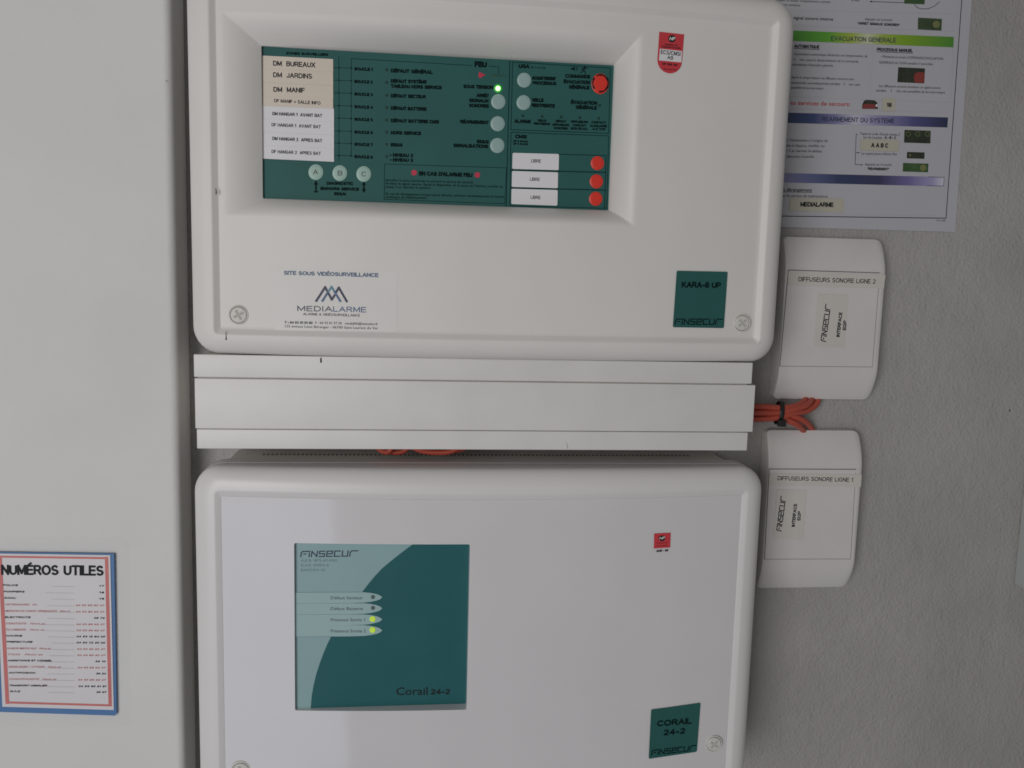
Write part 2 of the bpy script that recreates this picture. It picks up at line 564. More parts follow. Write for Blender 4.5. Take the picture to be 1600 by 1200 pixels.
class Panel:
    """curved front door of a wall cabinet with raised rim, stepped face and a window opening"""

    def __init__(self, x0, x1, z0, z1, bulge, depth, root, m, rim=(0.018, 0.0155, 0.0165, 0.018), rad=0.021, step=0.0035):
        self.step = step
        self.x0, self.x1, self.z0, self.z1, self.bulge, self.depth, self.root, self.m, self.rim, self.rad = x0, x1, z0, z1, bulge, depth, root, m, rim, rad
        self.xc, self.hw = (x0 + x1) / 2, (x1 - x0) / 2

    def b(self, x):
        t = (x - self.xc) / self.hw
        return self.bulge * max(0.0, 1 - t * t)

    def S(self, x, z):
        return -(self.depth - self.step + self.b(x))

    def door(self, win_out, win_in, y_in, y_plate, rnd=0.35, front=None):
        x0, x1, z0, z1 = self.x0, self.x1, self.z0, self.z1
        R, f = self.rad, 0.012
        L = []

        def loop(d, yf, r=None):
            L.append([(x, yf(x), z) for x, z in rr(x0 + d, z0 + d, x1 - d, z1 - d, (R - d * 0.75) if r is None else r)])
        dp = self.depth
        loop(0.004, lambda x: -0.052)
        loop(0.0, lambda x: -0.052)
        loop(0.0, lambda x: -0.0655)
        loop(0.0009, lambda x: -0.0658)
        loop(0.0009, lambda x: -0.0668)
        loop(0.0, lambda x: -0.0671)
        loop(0.0, lambda x: -(dp - f) - self.b(x) * 0.85)
        for k in range(1, 9):
            a = math.pi / 2 * k / 8
            loop(f * 1.15 * (1 - math.cos(a)), lambda x, a=a: -(dp - f + f * math.sin(a)) - self.b(x) * (0.85 + 0.15 * k / 8))
        rl_, rb_, rr_, rt_ = self.rim

        def rim(d, dy, r):
            q = rr(x0 + rl_ + d, z0 + rb_ + d, x1 - rr_ - d, z1 - rt_ - d, r)
            L.append([(x, -dp + dy - self.b(x), z) for x, z in q])
            return q
        rim(-0.001, 0.0, 0.005)
        rim(0.0, 0.0, 0.004)
        rim(0.0008, 0.0005, 0.003)
        rim(0.0038, self.step - 0.0005, 0.0015)
        rim(0.0046, self.step, 0.0012)
        face = rr(x0 + rl_ + .0046, z0 + rb_ + .0046, x1 - rr_ - .0046, z1 - rt_ - .0046, 0.0012)
        nface = len(L)
        wo = rr(*win_out, 0.0015)
        for t in (0.03, 0.25, 0.5, 0.75, 0.985, 1.0):
            q = [(a[0] + (c[0] - a[0]) * t, a[1] + (c[1] - a[1]) * t) for a, c in zip(face, wo)]
            L.append([(x, self.S(x, z), z) for x, z in q])
        wi = rr(*win_in, 0.0008)
        for t, s in tuple((i / 14, (i / 14) ** 2.1) for i in range(1, 15)) if rnd else ((1.0, 1.0),):
            q = []
            for a, c in zip(wo, wi):
                x, z = a[0] + (c[0] - a[0]) * t, a[1] + (c[1] - a[1]) * t
                ya, yc = self.S(a[0], a[1]), y_in
                q.append((x, ya + (yc - ya) * s, z))
            L.append(q)
        L.append([(x, y_plate + 0.0008, z) for x, z in wi])
        if front:
            k = nface - 1
            V, F = bridge(L[k:])
            obj('front_plate', V, F, front, self.root, smooth=38)
            L = L[:k] + [[(x, y + 0.00008, z) for x, y, z in L[k]]]
        V, F = bridge(L)
        return obj('door', V, F, self.m, self.root, smooth=38)


# ------------------------------------------------------------------ setting
Z0 = CAM.z


def structure(name, V, F, m, smooth=None):
    o = obj(name, V, F, m, None, smooth)
    o['kind'] = 'structure'
    return o


WALL = structure('wall', *box(-0.9, 2.2, 0.0, 0.12, Z0 - 1.5, Z0 + 1.1), M['wall'])
# plaster pillar that stands proud of the wall on the left
YP = -0.037
pt, pb = at(267, 0, YP), at(289, 1200, YP)
k = (pb[0] - pt[0]) / (pb[1] - pt[1])
prof = [(-0.95, YP)]
rc = 0.007
for i in range(9):
    a = math.radians(90 - i * 90 / 8)
    prof.append((0 - rc + rc * math.cos(a), YP + rc - rc * math.sin(a)))
prof.append((0, -0.0005))
V, F = [], []
for z in (Z0 - 1.5, Z0 + 1.1):
    xo = pt[0] + k * (z - pt[1])
    V += [((x + xo) if i else x, y, z) for i, (x, y) in enumerate(prof)]
n = len(prof)
F = [(i, i + 1, i + 1 + n, i + n) for i in range(n - 1)]
PILLAR = structure('pillar', V, F, M['pillar'], 50)
for own, Y_, x, y, r in ((WALL, 0.0, 1577, 641.5, 1.5), (PILLAR, YP, 259.6, 126.5, 1.6)):
    d = Ink(flat(Y_), 0.0005)
    d.poly([(x + r * (0.7 + 0.5 * random.random()) * math.cos(i * .7), y + r * (0.7 + 0.5 * random.random()) * math.sin(i * .7)) for i in range(9)])
    d.done('dirt_spot', M['dirt'] if own is WALL else M['speck'], own)


# ------------------------------------------------------------------ upper alarm panel
def part_screw(cx, cy, r, S, parent, tilt):
    """quarter turn fastener: shadow ring, domed head, cross of four raised ridges"""
    x, z = on(cx, cy, S)
    rad = abs(on(cx + r, cy, S)[0] - x)
    y = S(x, z)
    nseg = 32
    prof = [(1.0, 0.00005), (1.0, 0.0002), (0.99, 0.0009), (0.90, 0.0012), (0.85, 0.0010), (0.84, 0.0003), (0.80, 0.0003), (0.79, 0.0013), (0.72, 0.0017), (0.0, 0.0019)]
    V, F = [], []
    for s, e in prof[:-1]:
        V += [(x + rad * s * math.cos(2 * math.pi * i / nseg), y - e, z + rad * s * math.sin(2 * math.pi * i / nseg)) for i in range(nseg)]
    V.append((x, y - prof[-1][1], z))
    L = len(prof) - 1
    for q in range(L - 1):
        for i in range(nseg):
            j = (i + 1) % nseg
            F.append((q * nseg + i, q * nseg + nseg + i, q * nseg + nseg + j, q * nseg + j) if False else (q * nseg + i, q * nseg + j, q * nseg + nseg + j, q * nseg + nseg + i))
    for i in range(nseg):
        F.append(((L - 1) * nseg + i, (L - 1) * nseg + (i + 1) % nseg, L * nseg))
    s = obj('screw', V, F, M['screw'], parent, smooth=30)
    g = Ink(lambda a, b: y, 0.0003 + 0.0002)
    ring = []
    for i in range(nseg):
        ring.append((x + rad * .835 * math.cos(2 * math.pi * i / nseg), z + rad * .835 * math.sin(2 * math.pi * i / nseg)))
    for i in range(nseg):
        ring.append((x + rad * .795 * math.cos(2 * math.pi * i / nseg), z + rad * .795 * math.sin(2 * math.pi * i / nseg)))
    g._add(ring, [(i, (i + 1) % nseg, (i + 1) % nseg + nseg, i + nseg) for i in range(nseg)])
    g.done('ring_gap', M['groove'], s)
    c = Ink(lambda a, b: y, 0.00205)
    for a in range(4):
        an = tilt + a * math.pi / 2
        d, nrm = Vector((math.cos(an), math.sin(an))), Vector((-math.sin(an), math.cos(an)))
        p = Vector((x, z))
        q = [p + d * rad * .06 + nrm * rad * .09, p + d * rad * .06 - nrm * rad * .09, p + d * rad * .52 - nrm * rad * .12, p + d * rad * .52 + nrm * rad * .12]
        c._add([tuple(v) for v in q], [(0, 1, 2, 3)])
    c.done('cross_slot', M['screw_cross'], s)  # flat cross in a slightly darker tone than the head
    return s


def housing(root, x0, x1, z0, z1, y0=-0.053):
    V, F = box(x0, x1, y0, -0.0005, z0, z1, 0.002)
    return obj('housing', V, F, M['housing'], root, smooth=40)


ZT = Z0 + 0.2200
UP = thing('alarm_panel', (0.062, -0.03, Z0 - 0.0655),
           'white wall panel with recessed dark green control display, above the flat trunking', 'alarm panel')
U = Panel(-0.1700, 0.2940, Z0 - 0.0655, ZT, 0.016, 0.084, UP, M['plastic'])
housing(UP, -0.155, 0.279, Z0 - 0.050, ZT - 0.015)
YD = -0.072
dl, dr = at(408, 73, YD), at(960, 102, YD)
db = at(413, 311, YD)
WIN = (-0.1170, Z0 + 0.0533, 0.1510, Z0 + 0.1647)
wl = on(349, 180, U.S)[0]
wr_ = on(999, 200, U.S)[0]
wt_ = on(999, 50, U.S)[1]
wb_ = on(900, 352, U.S)[1]
U.door((wl, wb_, wr_, wt_), WIN, YD - 0.0025, YD)
DS = flat(YD)
V, F = box(WIN[0] - .003, WIN[2] + .003, YD, YD + 0.002, WIN[1] - .003, WIN[3] + .003)
DISP = obj('display_panel', V, F, M['green'], UP)

# eight zone labels
ly = [87, 107.5, 129, 150, 165.5, 186, 206, 227, 248]
ry = [92.5, 112.5, 134, 154.5, 170, 190.5, 211, 232, 253]
for i in range(8):
    xr = 520.5 if i < 4 else 521.8
    xl = 410.2 if i < 4 else 409.6
    slab('label_strip', [(xl, ly[i] + .05), (xr, ry[i] + .05), (xr + .2, ry[i + 1] - .05), (xl + .2, ly[i + 1] - .05)], DS,
         M['beige'] if i < 4 else M['white_label'], DISP, 0.0002, 0.0003 + 0.00008 * (i % 2),
         label='beige zone label strip' if i < 4 else 'white zone label strip')
t = Ink(DS, 0.0006, 0.195)
for s, a, b, h in (('DM  BUREAUX', (426.8, 102.9), (492.8, 105.9), 7.4), ('DM  JARDINS', (427, 121), (488, 123.4), 7.4),
                   ('DM  MANIF', (427.5, 143.7), (476.5, 145.2), 7.2), ('DF MANIF + SALLE INFO', (428.5, 160), (501, 164), 5),
                   ('DM HANGAR 1  AVANT BAT', (425.7, 180.2), (503.6, 183.6), 5), ('DF HANGAR 1  AVANT BAT', (424.5, 197.6), (501.5, 201), 5),
                   ('DM HANGAR 2  APRES BAT', (425.7, 219), (503.6, 222.8), 5), ('DF HANGAR 2  APRES BAT', (424.5, 239.4), (501.5, 242.7), 5)):
    t.text(s, a, b, h * 1.06, True)
t.done('zone_lettering', M['ink'], DISP)

g = Ink(DS, wk=0.31)


def T(s_, a_, b_, h_, bd_=False):
    g.text(s_, a_, b_, h_ * 1.1, bd_)

T('ZONES SURVEILLEES', (447, 85), (513, 87.5), 3.6, True)
rows = [105.9, 125.6, 145.2, 165, 184.6, 204.6, 223.6, 242.9]
for i, y in enumerate(rows):
    T('BOUCLE %d' % (i + 1), (553.7, y + 4.2), (582.6, y + 5.4), 4.6, True)
for s, a, b, h in (('DÉFAUT GÉNÉRAL', (610.5, 113.3), (676.3, 116), 5.4), ('DÉFAUT SYSTÈME', (610.5, 129.5), (666.7, 131), 5.2),
                   ('TABLEAU HORS SERVICE', (610.5, 137.3), (690.3, 139.9), 5.2), ('DÉFAUT SECTEUR', (610.5, 152.5), (665.5, 154.2), 5.2),
                   ('DÉFAUT BATTERIE', (610.5, 171.8), (666.7, 173.5), 5.2), ('DÉFAUT BATTERIE CMSI', (610.5, 191.3), (685.8, 193.4), 5.2),
                   ('HORS SERVICE', (610.5, 210.2), (658, 211.5), 5.2), ('ESSAI', (610.5, 229), (628.8, 229.5), 5.2),
                   ('• NIVEAU 2', (609.3, 245), (645.6, 246), 5.2), ('• NIVEAU 3', (609.3, 252.5), (645.6, 253.3), 5.2),
                   ('FEU', (741.3, 104.8), (760.8, 105.6), 8.2), ('SOUS TENSION', (723.6, 137.8), (770.5, 139.6), 5.2),
                   ('ARRÊT', (744.3, 152), (764.2, 152.8), 5.2), ('SIGNAUX', (732.7, 159.6), (763.8, 160.8), 5.2),
                   ('SONORES', (732.7, 167.6), (764.2, 168.8), 5.2), ('RÉARMEMENT', (718.8, 193.0), (763.8, 194.4), 5.2),
                   ('ESSAI', (745, 224), (763.3, 224.8), 5.2), ('SIGNALISATIONS', (708, 230), (763, 231.8), 5.2),
                   ("EN CAS D'ALARME FEU", (654.5, 274.3), (738.3, 277), 6),
                   ('DIAGNOSTIC', (510.3, 288.7), (552.3, 289.6), 4.6), ('EN/HORS SERVICE', (500.6, 297.0), (561, 298.3), 4.6),
                   ('ESSAI', (522.2, 305.1), (540.5, 305.7), 4.6),
                   ('UGA', (810.2, 106.4), (827.4, 107), 5.8), ('ACQUITTEMENT', (831, 124.6), (868.7, 126), 5),
                   ('PROCESSUS', (832, 132.2), (869.4, 133.5), 5), ('VEILLE', (831, 159), (849.4, 159.7), 5.2),
                   ('RESTREINTE', (830.6, 167.3), (866.9, 168.6), 5.2), ('COMMANDE', (883, 121.6), (922.3, 123), 5.2),
                   ('ÉVACUATION', (880.4, 130.4), (921.6, 132), 5.2), ('GÉNÉRALE', (888.6, 138.8), (921, 140), 5.2),
                   ('ÉVACUATION', (891.6, 162.5), (932.9, 164.2), 5.2), ('GÉNÉRALE', (899.3, 170.4), (932.6, 171.7), 5.2),
                   ('ALARME', (803.4, 192), (829.2, 193), 5), ('CMSI', (804.7, 216), (823, 216.7), 5.2),
                   ('VEILLE', (839.8, 190), (853.6, 190.5), 3.4), ('RESTREINTE', (833.6, 194.9), (859.5, 195.9), 3.4),
                   ('DÉFAUT', (868, 191.2), (884.5, 191.8), 3.4), ('DIFFUSEURS', (863.2, 196.6), (889.3, 197.6), 3.4), ('SONORES', (865.2, 202), (887.2, 202.8), 3.4),
                   ('DIFFUSEURS', (892, 191.8), (918.9, 192.8), 3.4), ('CONTACT', (894.8, 197.5), (916, 198.2), 3.4), ('NON ÉVAC.', (891.4, 202.6), (918.9, 203.5), 3.4),
                   ('CONTACT', (923.7, 192.9), (947, 193.6), 3.4), ('AUXILIAIRE', (921.6, 198.4), (948.4, 199.2), 3.4), ('ACTIF', (925, 203.4), (946, 204.2), 3.4)):
    T(s, a, b, h, True)
for s, a, b in (('Identifier la zone concernée et prévenir le service de sécurité.', (602.5, 283), (740, 286.8)),
                ("Arrêter le signal sonore. Après la disparition de la cause de l'alarme, accéder au", (602.5, 288.3), (785.5, 293.3)),
                ('niveau 2 et réarmer le système.', (602.5, 293.6), (673.8, 295.4)),
                ('En cas de dérangement (voyant jaune allumé), prévenir immédiatement le service', (602.5, 304.3), (787.8, 309.2)),
                ("technique de l'établissement.", (602.5, 309.4), (667.8, 311))):
    T(s, a, b, 3.5, True)
T('NF S 61-936', (829.5, 106.9), (852.5, 107.7), 2.8)
T('NF S 61-934', (802, 222), (825, 222.8), 2.8, True)
T('NF S 61-935', (802, 226.2), (825, 227), 2.8, True)
# arrows below the keys, loudspeaker and running figure
g.line([(493.8, 287), (493.8, 300)], 2.6)
g.poly([(493.6, 281.5), (490.2, 288.5), (497.2, 288.5)])
g.line([(491, 299.5), (496.8, 299.5)], 1.6)
g.line([(568.6, 288), (568.6, 296)], 2.6)
g.poly([(568.6, 302), (565.2, 295.5), (572, 295.5)])
g.poly([(568.6, 283), (565.4, 289), (571.8, 289)])
g.poly([(891.5, 106.2), (894.5, 106.2), (898, 103.6), (898, 111.2), (894.5, 108.8), (891.5, 108.8)])
g.line([(900, 105.3), (900.6, 107.5), (900, 109.6)], .9)
g.line([(902.2, 104.6), (903, 107.5), (902.2, 110.4)], .9)
g.poly(ell(914.4, 103.9, 1.5, n=10))
g.line([(913.3, 106), (911.4, 110)], 2.2)
g.line([(913.3, 106.2), (909.6, 106.6), (908.4, 109)], 1.2)
g.line([(913.4, 106.2), (915.6, 107.8), (918, 106.2)], 1.2)
g.line([(911.4, 110), (914.2, 112), (914.4, 115.4)], 1.3)
g.line([(911.2, 110), (909.8, 112.6), (906.6, 112.8)], 1.3)
g.done('lettering', M['ink_green'], DISP)

ln = Ink(DS, 0.0001)
for i, y in enumerate(rows):
    ln.line([(521.5, y - .2), (549, y + .6)], 0.9)
    ln.poly(ell(529.6, y, 1.7, n=10))
    ln.poly(ell(548.8, y + .6, 1.7, n=10))
ln.line([(529.4, 89), (529.8, 251)], 0.9)
ln.line([(548.8, 91.5), (548.8, 243)], 0.9)
ln.line([(548.8, 91.5), (738, 102.4)], 1.0)
ln.line([(764, 103.4), (779.4, 104.6), (779.2, 115)], 1.0)
ln.line([(600.9, 256.3), (791.3, 262.3), (788.5, 318.4), (600.3, 311.4)], 1.0, True)
ln.line([(796.6, 95.8), (790.8, 322)], 1.5)
ln.line([(801, 97), (953.6, 106.4), (951, 208.4), (798.4, 202.6)], 1.2, True)
ln.line([(798.4, 206.6), (951, 212.4), (948, 325.5), (796.6, 321.4)], 1.2, True)
ln.line([(873.4, 241), (946.6, 243)], 1.2)
ln.line([(797.6, 265.6), (946.4, 269.4)], 1.8)
ln.line([(797.4, 293.4), (945.8, 297)], 1.8)
ln.line([(946.8, 243), (944.6, 324)], 1.3)
ln.done('frame_lines', M['line_green'], DISP)

ol = Ink(DS, 0.00014)
ol.text('DÉFAUT', (769.4, 119.2), (789.6, 120), 3.2, True)
ol.done('faint_lettering', M['ink_olive'], DISP)

# keys
for cx, cy, r, mm in ((493.6, 269, 11.6, 'button'), (531, 270.5, 11.6, 'button'), (568.4, 271.9, 11.6, 'button'),
                      (778.5, 158.9, 11.2, 'button_grey'), (777.6, 193.4, 11.2, 'button_grey'), (777, 227.4, 11.2, 'button_grey'),
                      (818.9, 125.4, 11, 'button_grey'), (818, 160.4, 11, 'button_grey')):
    button('button', cx, cy, r, r * 1.06, DS, M[mm], DISP)
for cx, cy, rx, ry_ in ((937.8, 131, 13.6, 16.2), (933.3, 255, 10.4, 11), (931.7, 283.5, 10.4, 11), (930.6, 310.7, 10.4, 11)):
    button('button', cx, cy, rx, ry_, DS, M['red'], DISP, label='red round button')
kl = Ink(DS, 0.0009)
for s, x, y in (('A', 489.6, 272.6), ('B', 527.8, 274.3), ('C', 564.8, 275.8)):
    kl.text(s, (x, y), (x + 7.4, y + .2), 7.6)
    kl.done('button_letter', M['ink_soft'], DISP)
    kl = Ink(DS, 0.0009)
for i in range(17):
    if i in (4, 5):
        continue
    a = math.radians(60 - i * 20 + 90 + 60)
    cx, cy = 937.8 + 12.0 * math.cos(a), 130.4 + 13.2 * math.sin(a)
    kl.line([(cx - 1.3 * math.sin(a), cy + 1.3 * math.cos(a)), (cx + 1.3 * math.sin(a), cy - 1.3 * math.cos(a))], 1.9 if i % 3 else 2.6)
kl.done('button_ring_lettering', M['ink_green'], DISP)

# three free slots
for q, tx in ((((800.9, 238.9), (873.2, 240.8), (872.8, 266.0), (800.3, 264.0)), ((829.8, 253.9), (845, 254.4))),
              (((800, 267.2), (871.8, 269.4), (871.4, 294.2), (799.5, 292.1)), ((827.8, 282.5), (843.2, 283))),
              (((799.2, 295), (871.2, 297), (870.7, 321.5), (798.8, 318.9)), ((829, 310.7), (844.3, 311.4)))):
    slab('slot_label', rq(q, 2.2), DS, M['white_label'], DISP, 0.0002, 0.0003)
for a, b in (((829.8, 253.9), (845, 254.4)), ((827.8, 282.5), (843.2, 283)), ((829, 310.7), (844.3, 311.4))):
    t = Ink(DS, 0.0006)
    t.text('LIBRE', a, b, 5)
    t.done('slot_lettering', M['ink'], DISP)

# indicators
ic = Ink(DS, 0.0002)
for y in (109, 129, 149, 168, 187.4, 206.7, 225.4, 244.6):
    ic.poly(ell(604.3, y, 2.5, n=12))
for x, y in ((817, 181), (847, 182), (876.7, 182.8), (906, 184), (935.4, 185.2), (936.7, 164.6)):
    ic.poly(ell(x, y, 2.3, n=12))
o = ic.done('indicator_lights', M['led_off'], DISP)
o['kind'] = 'stuff'
pk = Ink(DS, 0.0002)
pk.poly([(748.2, 112.4), (758.6, 117.2), (749.2, 122.4), (747.4, 119)])
pk.done('red_triangle', M['pink'], DISP)
for c_ in ((647, 269.8), (745.8, 273.4)):
    pk = Ink(DS, 0.0002)
    pk.poly(ell(*c_, 4.4, n=18))
    pk.done('red_symbol', M['pink'], DISP)
button('power_halo', 778, 138.3, 6.6, 6.8, DS, mat('green_glow_disc', (0.02, 0.16, 0.06), 0.4, emit=(0.02, 0.30, 0.015), estr=0.5), DISP, 0.0003)  # glow around the power light, put in as a faintly emissive disc
button('power_light', 778, 138.3, 3.5, 3.6, DS, M['led_green'], DISP, 0.0012, label='lit green power light')

# stickers on the curved front
st = sheet('film_label', [(428, 419.5), (622, 424), (620, 519), (430, 515.5)], U.S, M['film'], UP)
k1 = Ink(U.S, 0.00042)
k1.text('SITE SOUS VIDÉOSURVEILLANCE', (443.4, 429.4), (591.2, 433.2), 6.4, True)
k1.done('heading_lettering', M['ink_slate'], st)
k2 = Ink(U.S, 0.00042)
k2.line([(494.2, 470.1), (508, 448.8), (518.3, 468), (522.4, 461.9)], 3.4)
k2.done('mountain_logo', M['ink_navy'], st)
k2 = Ink(U.S, 0.00042)
k2.text('MEDIA', (464.7, 486), (519, 487.0), 8.4)
k2.done('name_lettering', M['ink_navy'], st)
k3 = Ink(U.S, 0.00040)
k3.line([(503.9, 470.1), (510.5, 459.4)], 3.2)
k3.line([(520, 451.6), (531.6, 470.4)], 3.2)
k3.done('mountain_logo', M['ink_blue'], st)
k3 = Ink(U.S, 0.00040)
k3.text('LARME', (520.5, 487.0), (572, 488.2), 8.4)
k3.done('name_lettering', M['ink_blue'], st)
k4 = Ink(U.S, 0.00044)
k4.line([(513, 455.6), (517.9, 448.1), (522.4, 455.2)], 3.0)
k4.done('mountain_logo', M['ink_teal'], st)
k5 = Ink(U.S, 0.00046)
k5.line([(525.6, 455.7), (529.3, 449.5), (541.7, 470.8)], 3.3)
k5.done('mountain_logo', M['ink_navy'], st)
k5 = Ink(U.S, 0.00046)
k5.text('T : 04 92 01 91 60', (444.7, 505.6), (488.3, 506.4), 3.9, True)
k5.done('phone_lettering', M['ink_soft'], st)
k6 = Ink(U.S, 0.00042)
k6.text('ALARME & VIDÉOSURVEILLANCE', (473.6, 492.4), (562.3, 494.7), 3.8)
k6.text('F : 04 93 01 97 50   medial06@wanadoo.fr', (492.9, 506.2), (590.5, 508), 3.8)
k6.text('123 avenue Léon Bérenger - 06700 Saint Laurent du Var', (445.4, 511.4), (590.5, 514.6), 3.8)
k6.done('small_lettering', M['ink_soft'], st)


def brand_square(q, lines, logo, S, parent, label, mm='green'):
    s = slab('name_plate', rq(q, 2.2), S, M[mm], parent, 0.0003, 0.0005, label=label)
    a = Ink(S, 0.00095)
    for tx, p0, p1, h in lines:
        a.text(tx, p0, p1, h, True)
    a.done('lettering', M['ink_green'], s)
    a = Ink(S, 0.00095)
    a.logo(*logo)
    a.done('logo_lettering', M['ink_green'], s)


brand_square([(1057.2, 423), (1136.4, 424.6), (1130.4, 512.6), (1051, 511.2)], [('KARA-8 UP', (1064.4, 449.4), (1125.6, 450.4), 9)],
             ((1054.4, 506.4), (1127, 506.6), 7.6), U.S, UP, 'green square plate reading KARA-8 UP')

q = [(1030, 49.8), (1068.6, 54), (1065.2, 96)]
for i in range(1, 9):
    a = math.pi * i / 9
    cx, cy = 1046.2, 95.2
    q.append((cx + 19.1 * math.cos(a), cy + 19.6 * math.sin(a) + 0.8 * math.cos(a)))
q.append((1027, 94.4))
st = slab('certification_label', q, U.S, M['sticker_red'], UP, 0.0003, 0.0002, label='red shield shaped certification label')
slab('white_field', [(1030.8, 76.4), (1065.2, 80.2), (1064.2, 97.8), (1029.2, 94.6)], U.S, M['white_label'], st, 0.00055, 0.0001)
a = Ink(U.S, 0.0008)
a.poly(ell(1049.5, 60.8, 5.7, n=20))
a.done('logo_disc', M['ink'], st)
a = Ink(U.S, 0.0008)
a.text('Système de', (1038.4, 70.9), (1058, 72.4), 2.8, True)
a.text('Détection Incendie', (1033.6, 74.4), (1063, 76.9), 2.8, True)
a.text('ECS/CMSI', (1031.8, 84.6), (1062.4, 88), 6, False)
a.text('AB', (1042, 92.8), (1051.2, 93.8), 5.2, False)
a.text('NF 508 SSI', (1034.5, 101.6), (1057.6, 103.6), 3, True)
a.text('www.marque-nf.com', (1036, 109), (1056.5, 110.4), 2.2)
a.done('lettering', M['ink'], st)
a = Ink(U.S, 0.0009)
a.text('NF', (1045.4, 63.1), (1054, 63.7), 4.6, True, 0.25)
a.done('white_lettering', M['ink_white'], st)

part_screw(373.2, 492, 15.6, U.S, UP, 0.5)
part_screw(1158.8, 504.6, 13.2, U.S, UP, 0.75)
# scuffs on the rim
sR = lambda x, z: -(U.depth + U.b(x)) - 0.0002
d = Ink(sR)
d.poly([(336.4, 293), (338.2, 296), (339, 301), (338.2, 304.6), (336.8, 303), (337, 299)])
d.done('scuff_mark', M['dirt'], UP)
d = Ink(sR)
d.poly([(352.6, 517), (353.3, 517), (353.6, 526), (354.2, 530.6), (352, 531.6), (352.6, 527)])
d.done('scuff_mark', M['dirt'], UP)

# ------------------------------------------------------------------ trunking between the two panels
TR = thing('cable_trunking', (0.055, -0.04, Z0 - 0.139), 'flat white plastic cable trunking of three long strips, between the two panels', 'trunking')
YT = -0.082
V, F = box(-0.1660, 0.2715, -0.0795, -0.0005, Z0 - 0.1375, Z0 - 0.0675)
obj('back_channel', V, F, M['housing'], TR)
for nm, xa, xb, za, zb, yf in (('upper_strip', -0.1682, 0.2744, -0.0832, -0.0658, YT), ('cover', -0.1676, 0.2772, -0.1229, -0.0840, YT - 0.0014),
                               ('lower_strip', -0.1670, 0.2738, -0.1389, -0.1237, YT)):
    V, F = box(xa, xb, yf, -0.0790, Z0 + za, Z0 + zb, 0.0006)
    obj(nm, V, F, M['trunk'], TR, smooth=40)
V, F = box(0.2716, 0.2745, -0.07, -0.012, Z0 - 0.137, Z0 - 0.068)
obj('end_cap', V, F, M['housing'], TR)
d = Ink(flat(YT), 0.0001)
d.poly([(500.2, 559.6), (503, 558.4), (502.4, 561), (503, 564), (502.8, 566.8), (500.6, 567), (500, 563)])
d.done('scuff_mark', M['dirt'], TR)
d = Ink(flat(YT), 0.0001)
d.line([(885.2, 692), (887.2, 698.8), (885.6, 700.6)], 0.7)
d.done('scratch', M['ink_pale'], TR)

# ------------------------------------------------------------------ lower cabinet
LO = thing('power_supply_cabinet', (0.06, -0.03, Z0 - 0.439),
           'glossy white wall cabinet with square green and mint display, below the trunking', 'cabinet')
Lw = Panel(-0.1714, 0.2916, Z0 - 0.4390, Z0 - 0.1532, 0.016, 0.084, LO, M['rim'], step=0.0017)
housing(LO, -0.153, 0.272, Z0 - 0.424, Z0 - 0.1562)
q = [on(461, 849, Lw.S), on(735, 850, Lw.S), on(728.4, 1109, Lw.S), on(459.4, 1110, Lw.S)]
xl, xr = (q[0][0] + q[3][0]) / 2, (q[1][0] + q[2][0]) / 2
zt, zb = (q[0][1] + q[1][1]) / 2, (q[2][1] + q[3][1]) / 2
YL = Lw.S(xl, 0) + 0.0030
Lw.door((xl, zb, xr, zt), (xl + .0002, zb + .0002, xr - .0002, zt - .0002), YL - 0.0022, YL, rnd=0, front=M['gloss'])
V, F = box(xl - .003, xr + .003, YL, YL + 0.002, zb - .003, zt + .003)
LD = obj('display_panel', V, F, M['mint'], LO)
LS = flat(YL)
f6 = lambda u, v: (440 + u / 4.1375, 830 + v / 4.1375)
arc = [f6(*p) for p in ((868, 70), (815, 108), (760, 150), (705, 194), (650, 240), (603, 290), (560, 342), (515, 400), (470, 460), (420, 530), (372, 600),
                        (320, 680), (293, 735), (270, 790), (246, 855), (225, 920), (208, 990), (195, 1060), (188, 1145))]
slab('dark_field', arc + [f6(1205, 1145), f6(1228, 70)], LS, M['teal'], LD, 0.00005, 0.0001)
for i, (va, vb) in enumerate(((395, 463), (466, 535), (538, 606), (608, 678))):
    vm = (va + vb) / 2 - 4
    top = [(84, va), (530, va - 2), (575, va + 2), (612, va + 9), (636, va + 18), (651, vm)]
    bot = [(636, vm + 14), (612, vb - 16), (575, vb - 8), (530, vb - 3), (430, vb), (84, vb + 2)]
    slab('indicator_strip', [f6(*p) for p in top + bot], LS, M['mint_pill'], LD, 0.0002, 0.0004)
g = Ink(LS, 0.0002)
for va, vb in ((395, 464), (466, 536), (538, 607), (608, 679)):
    g.line([f6(84, vb + 2), f6(330, vb + 1)], 0.8)
g.done('strip_lines', M['ink_navy'], LD)
g = Ink(LS, 0.0002)
g.logo(f6(124, 165), f6(488, 160), 8.6)
g.done('logo_lettering', M['ink_navy'], LD)
g = Ink(LS, 0.0008)
for tx, v, w in (('Défaut Secteur', 438, 526), ('Défaut Batterie', 508, 526), ('Présence Sortie 1', 580, 538), ('Présence Sortie 2', 652, 544)):
    g.text(tx, f6(318, v), f6(w, v), 5)
g.done('strip_lettering', M['ink_soft'], LD)
g = Ink(LS, 0.0002)
for tx, v, w in (('A.E.S. NFS-61-940', 197, 356), ('E.A.E. EN54-4', 228, 303), ('EN12101-10', 260, 281)):
    g.text(tx, f6(126, v), f6(w, v - 1), 4.2)
g.done('small_lettering', mat('mint_grey_print', (0.17, 0.27, 0.27)), LD)
g = Ink(LS, 0.0003)
g.text('Corail', f6(740, 1059), f6(944, 1056), 12.5, True)
g.text('24-2', f6(963, 1055), f6(1088, 1054), 9, True)
g.done('name_lettering', M['ink'], LD)
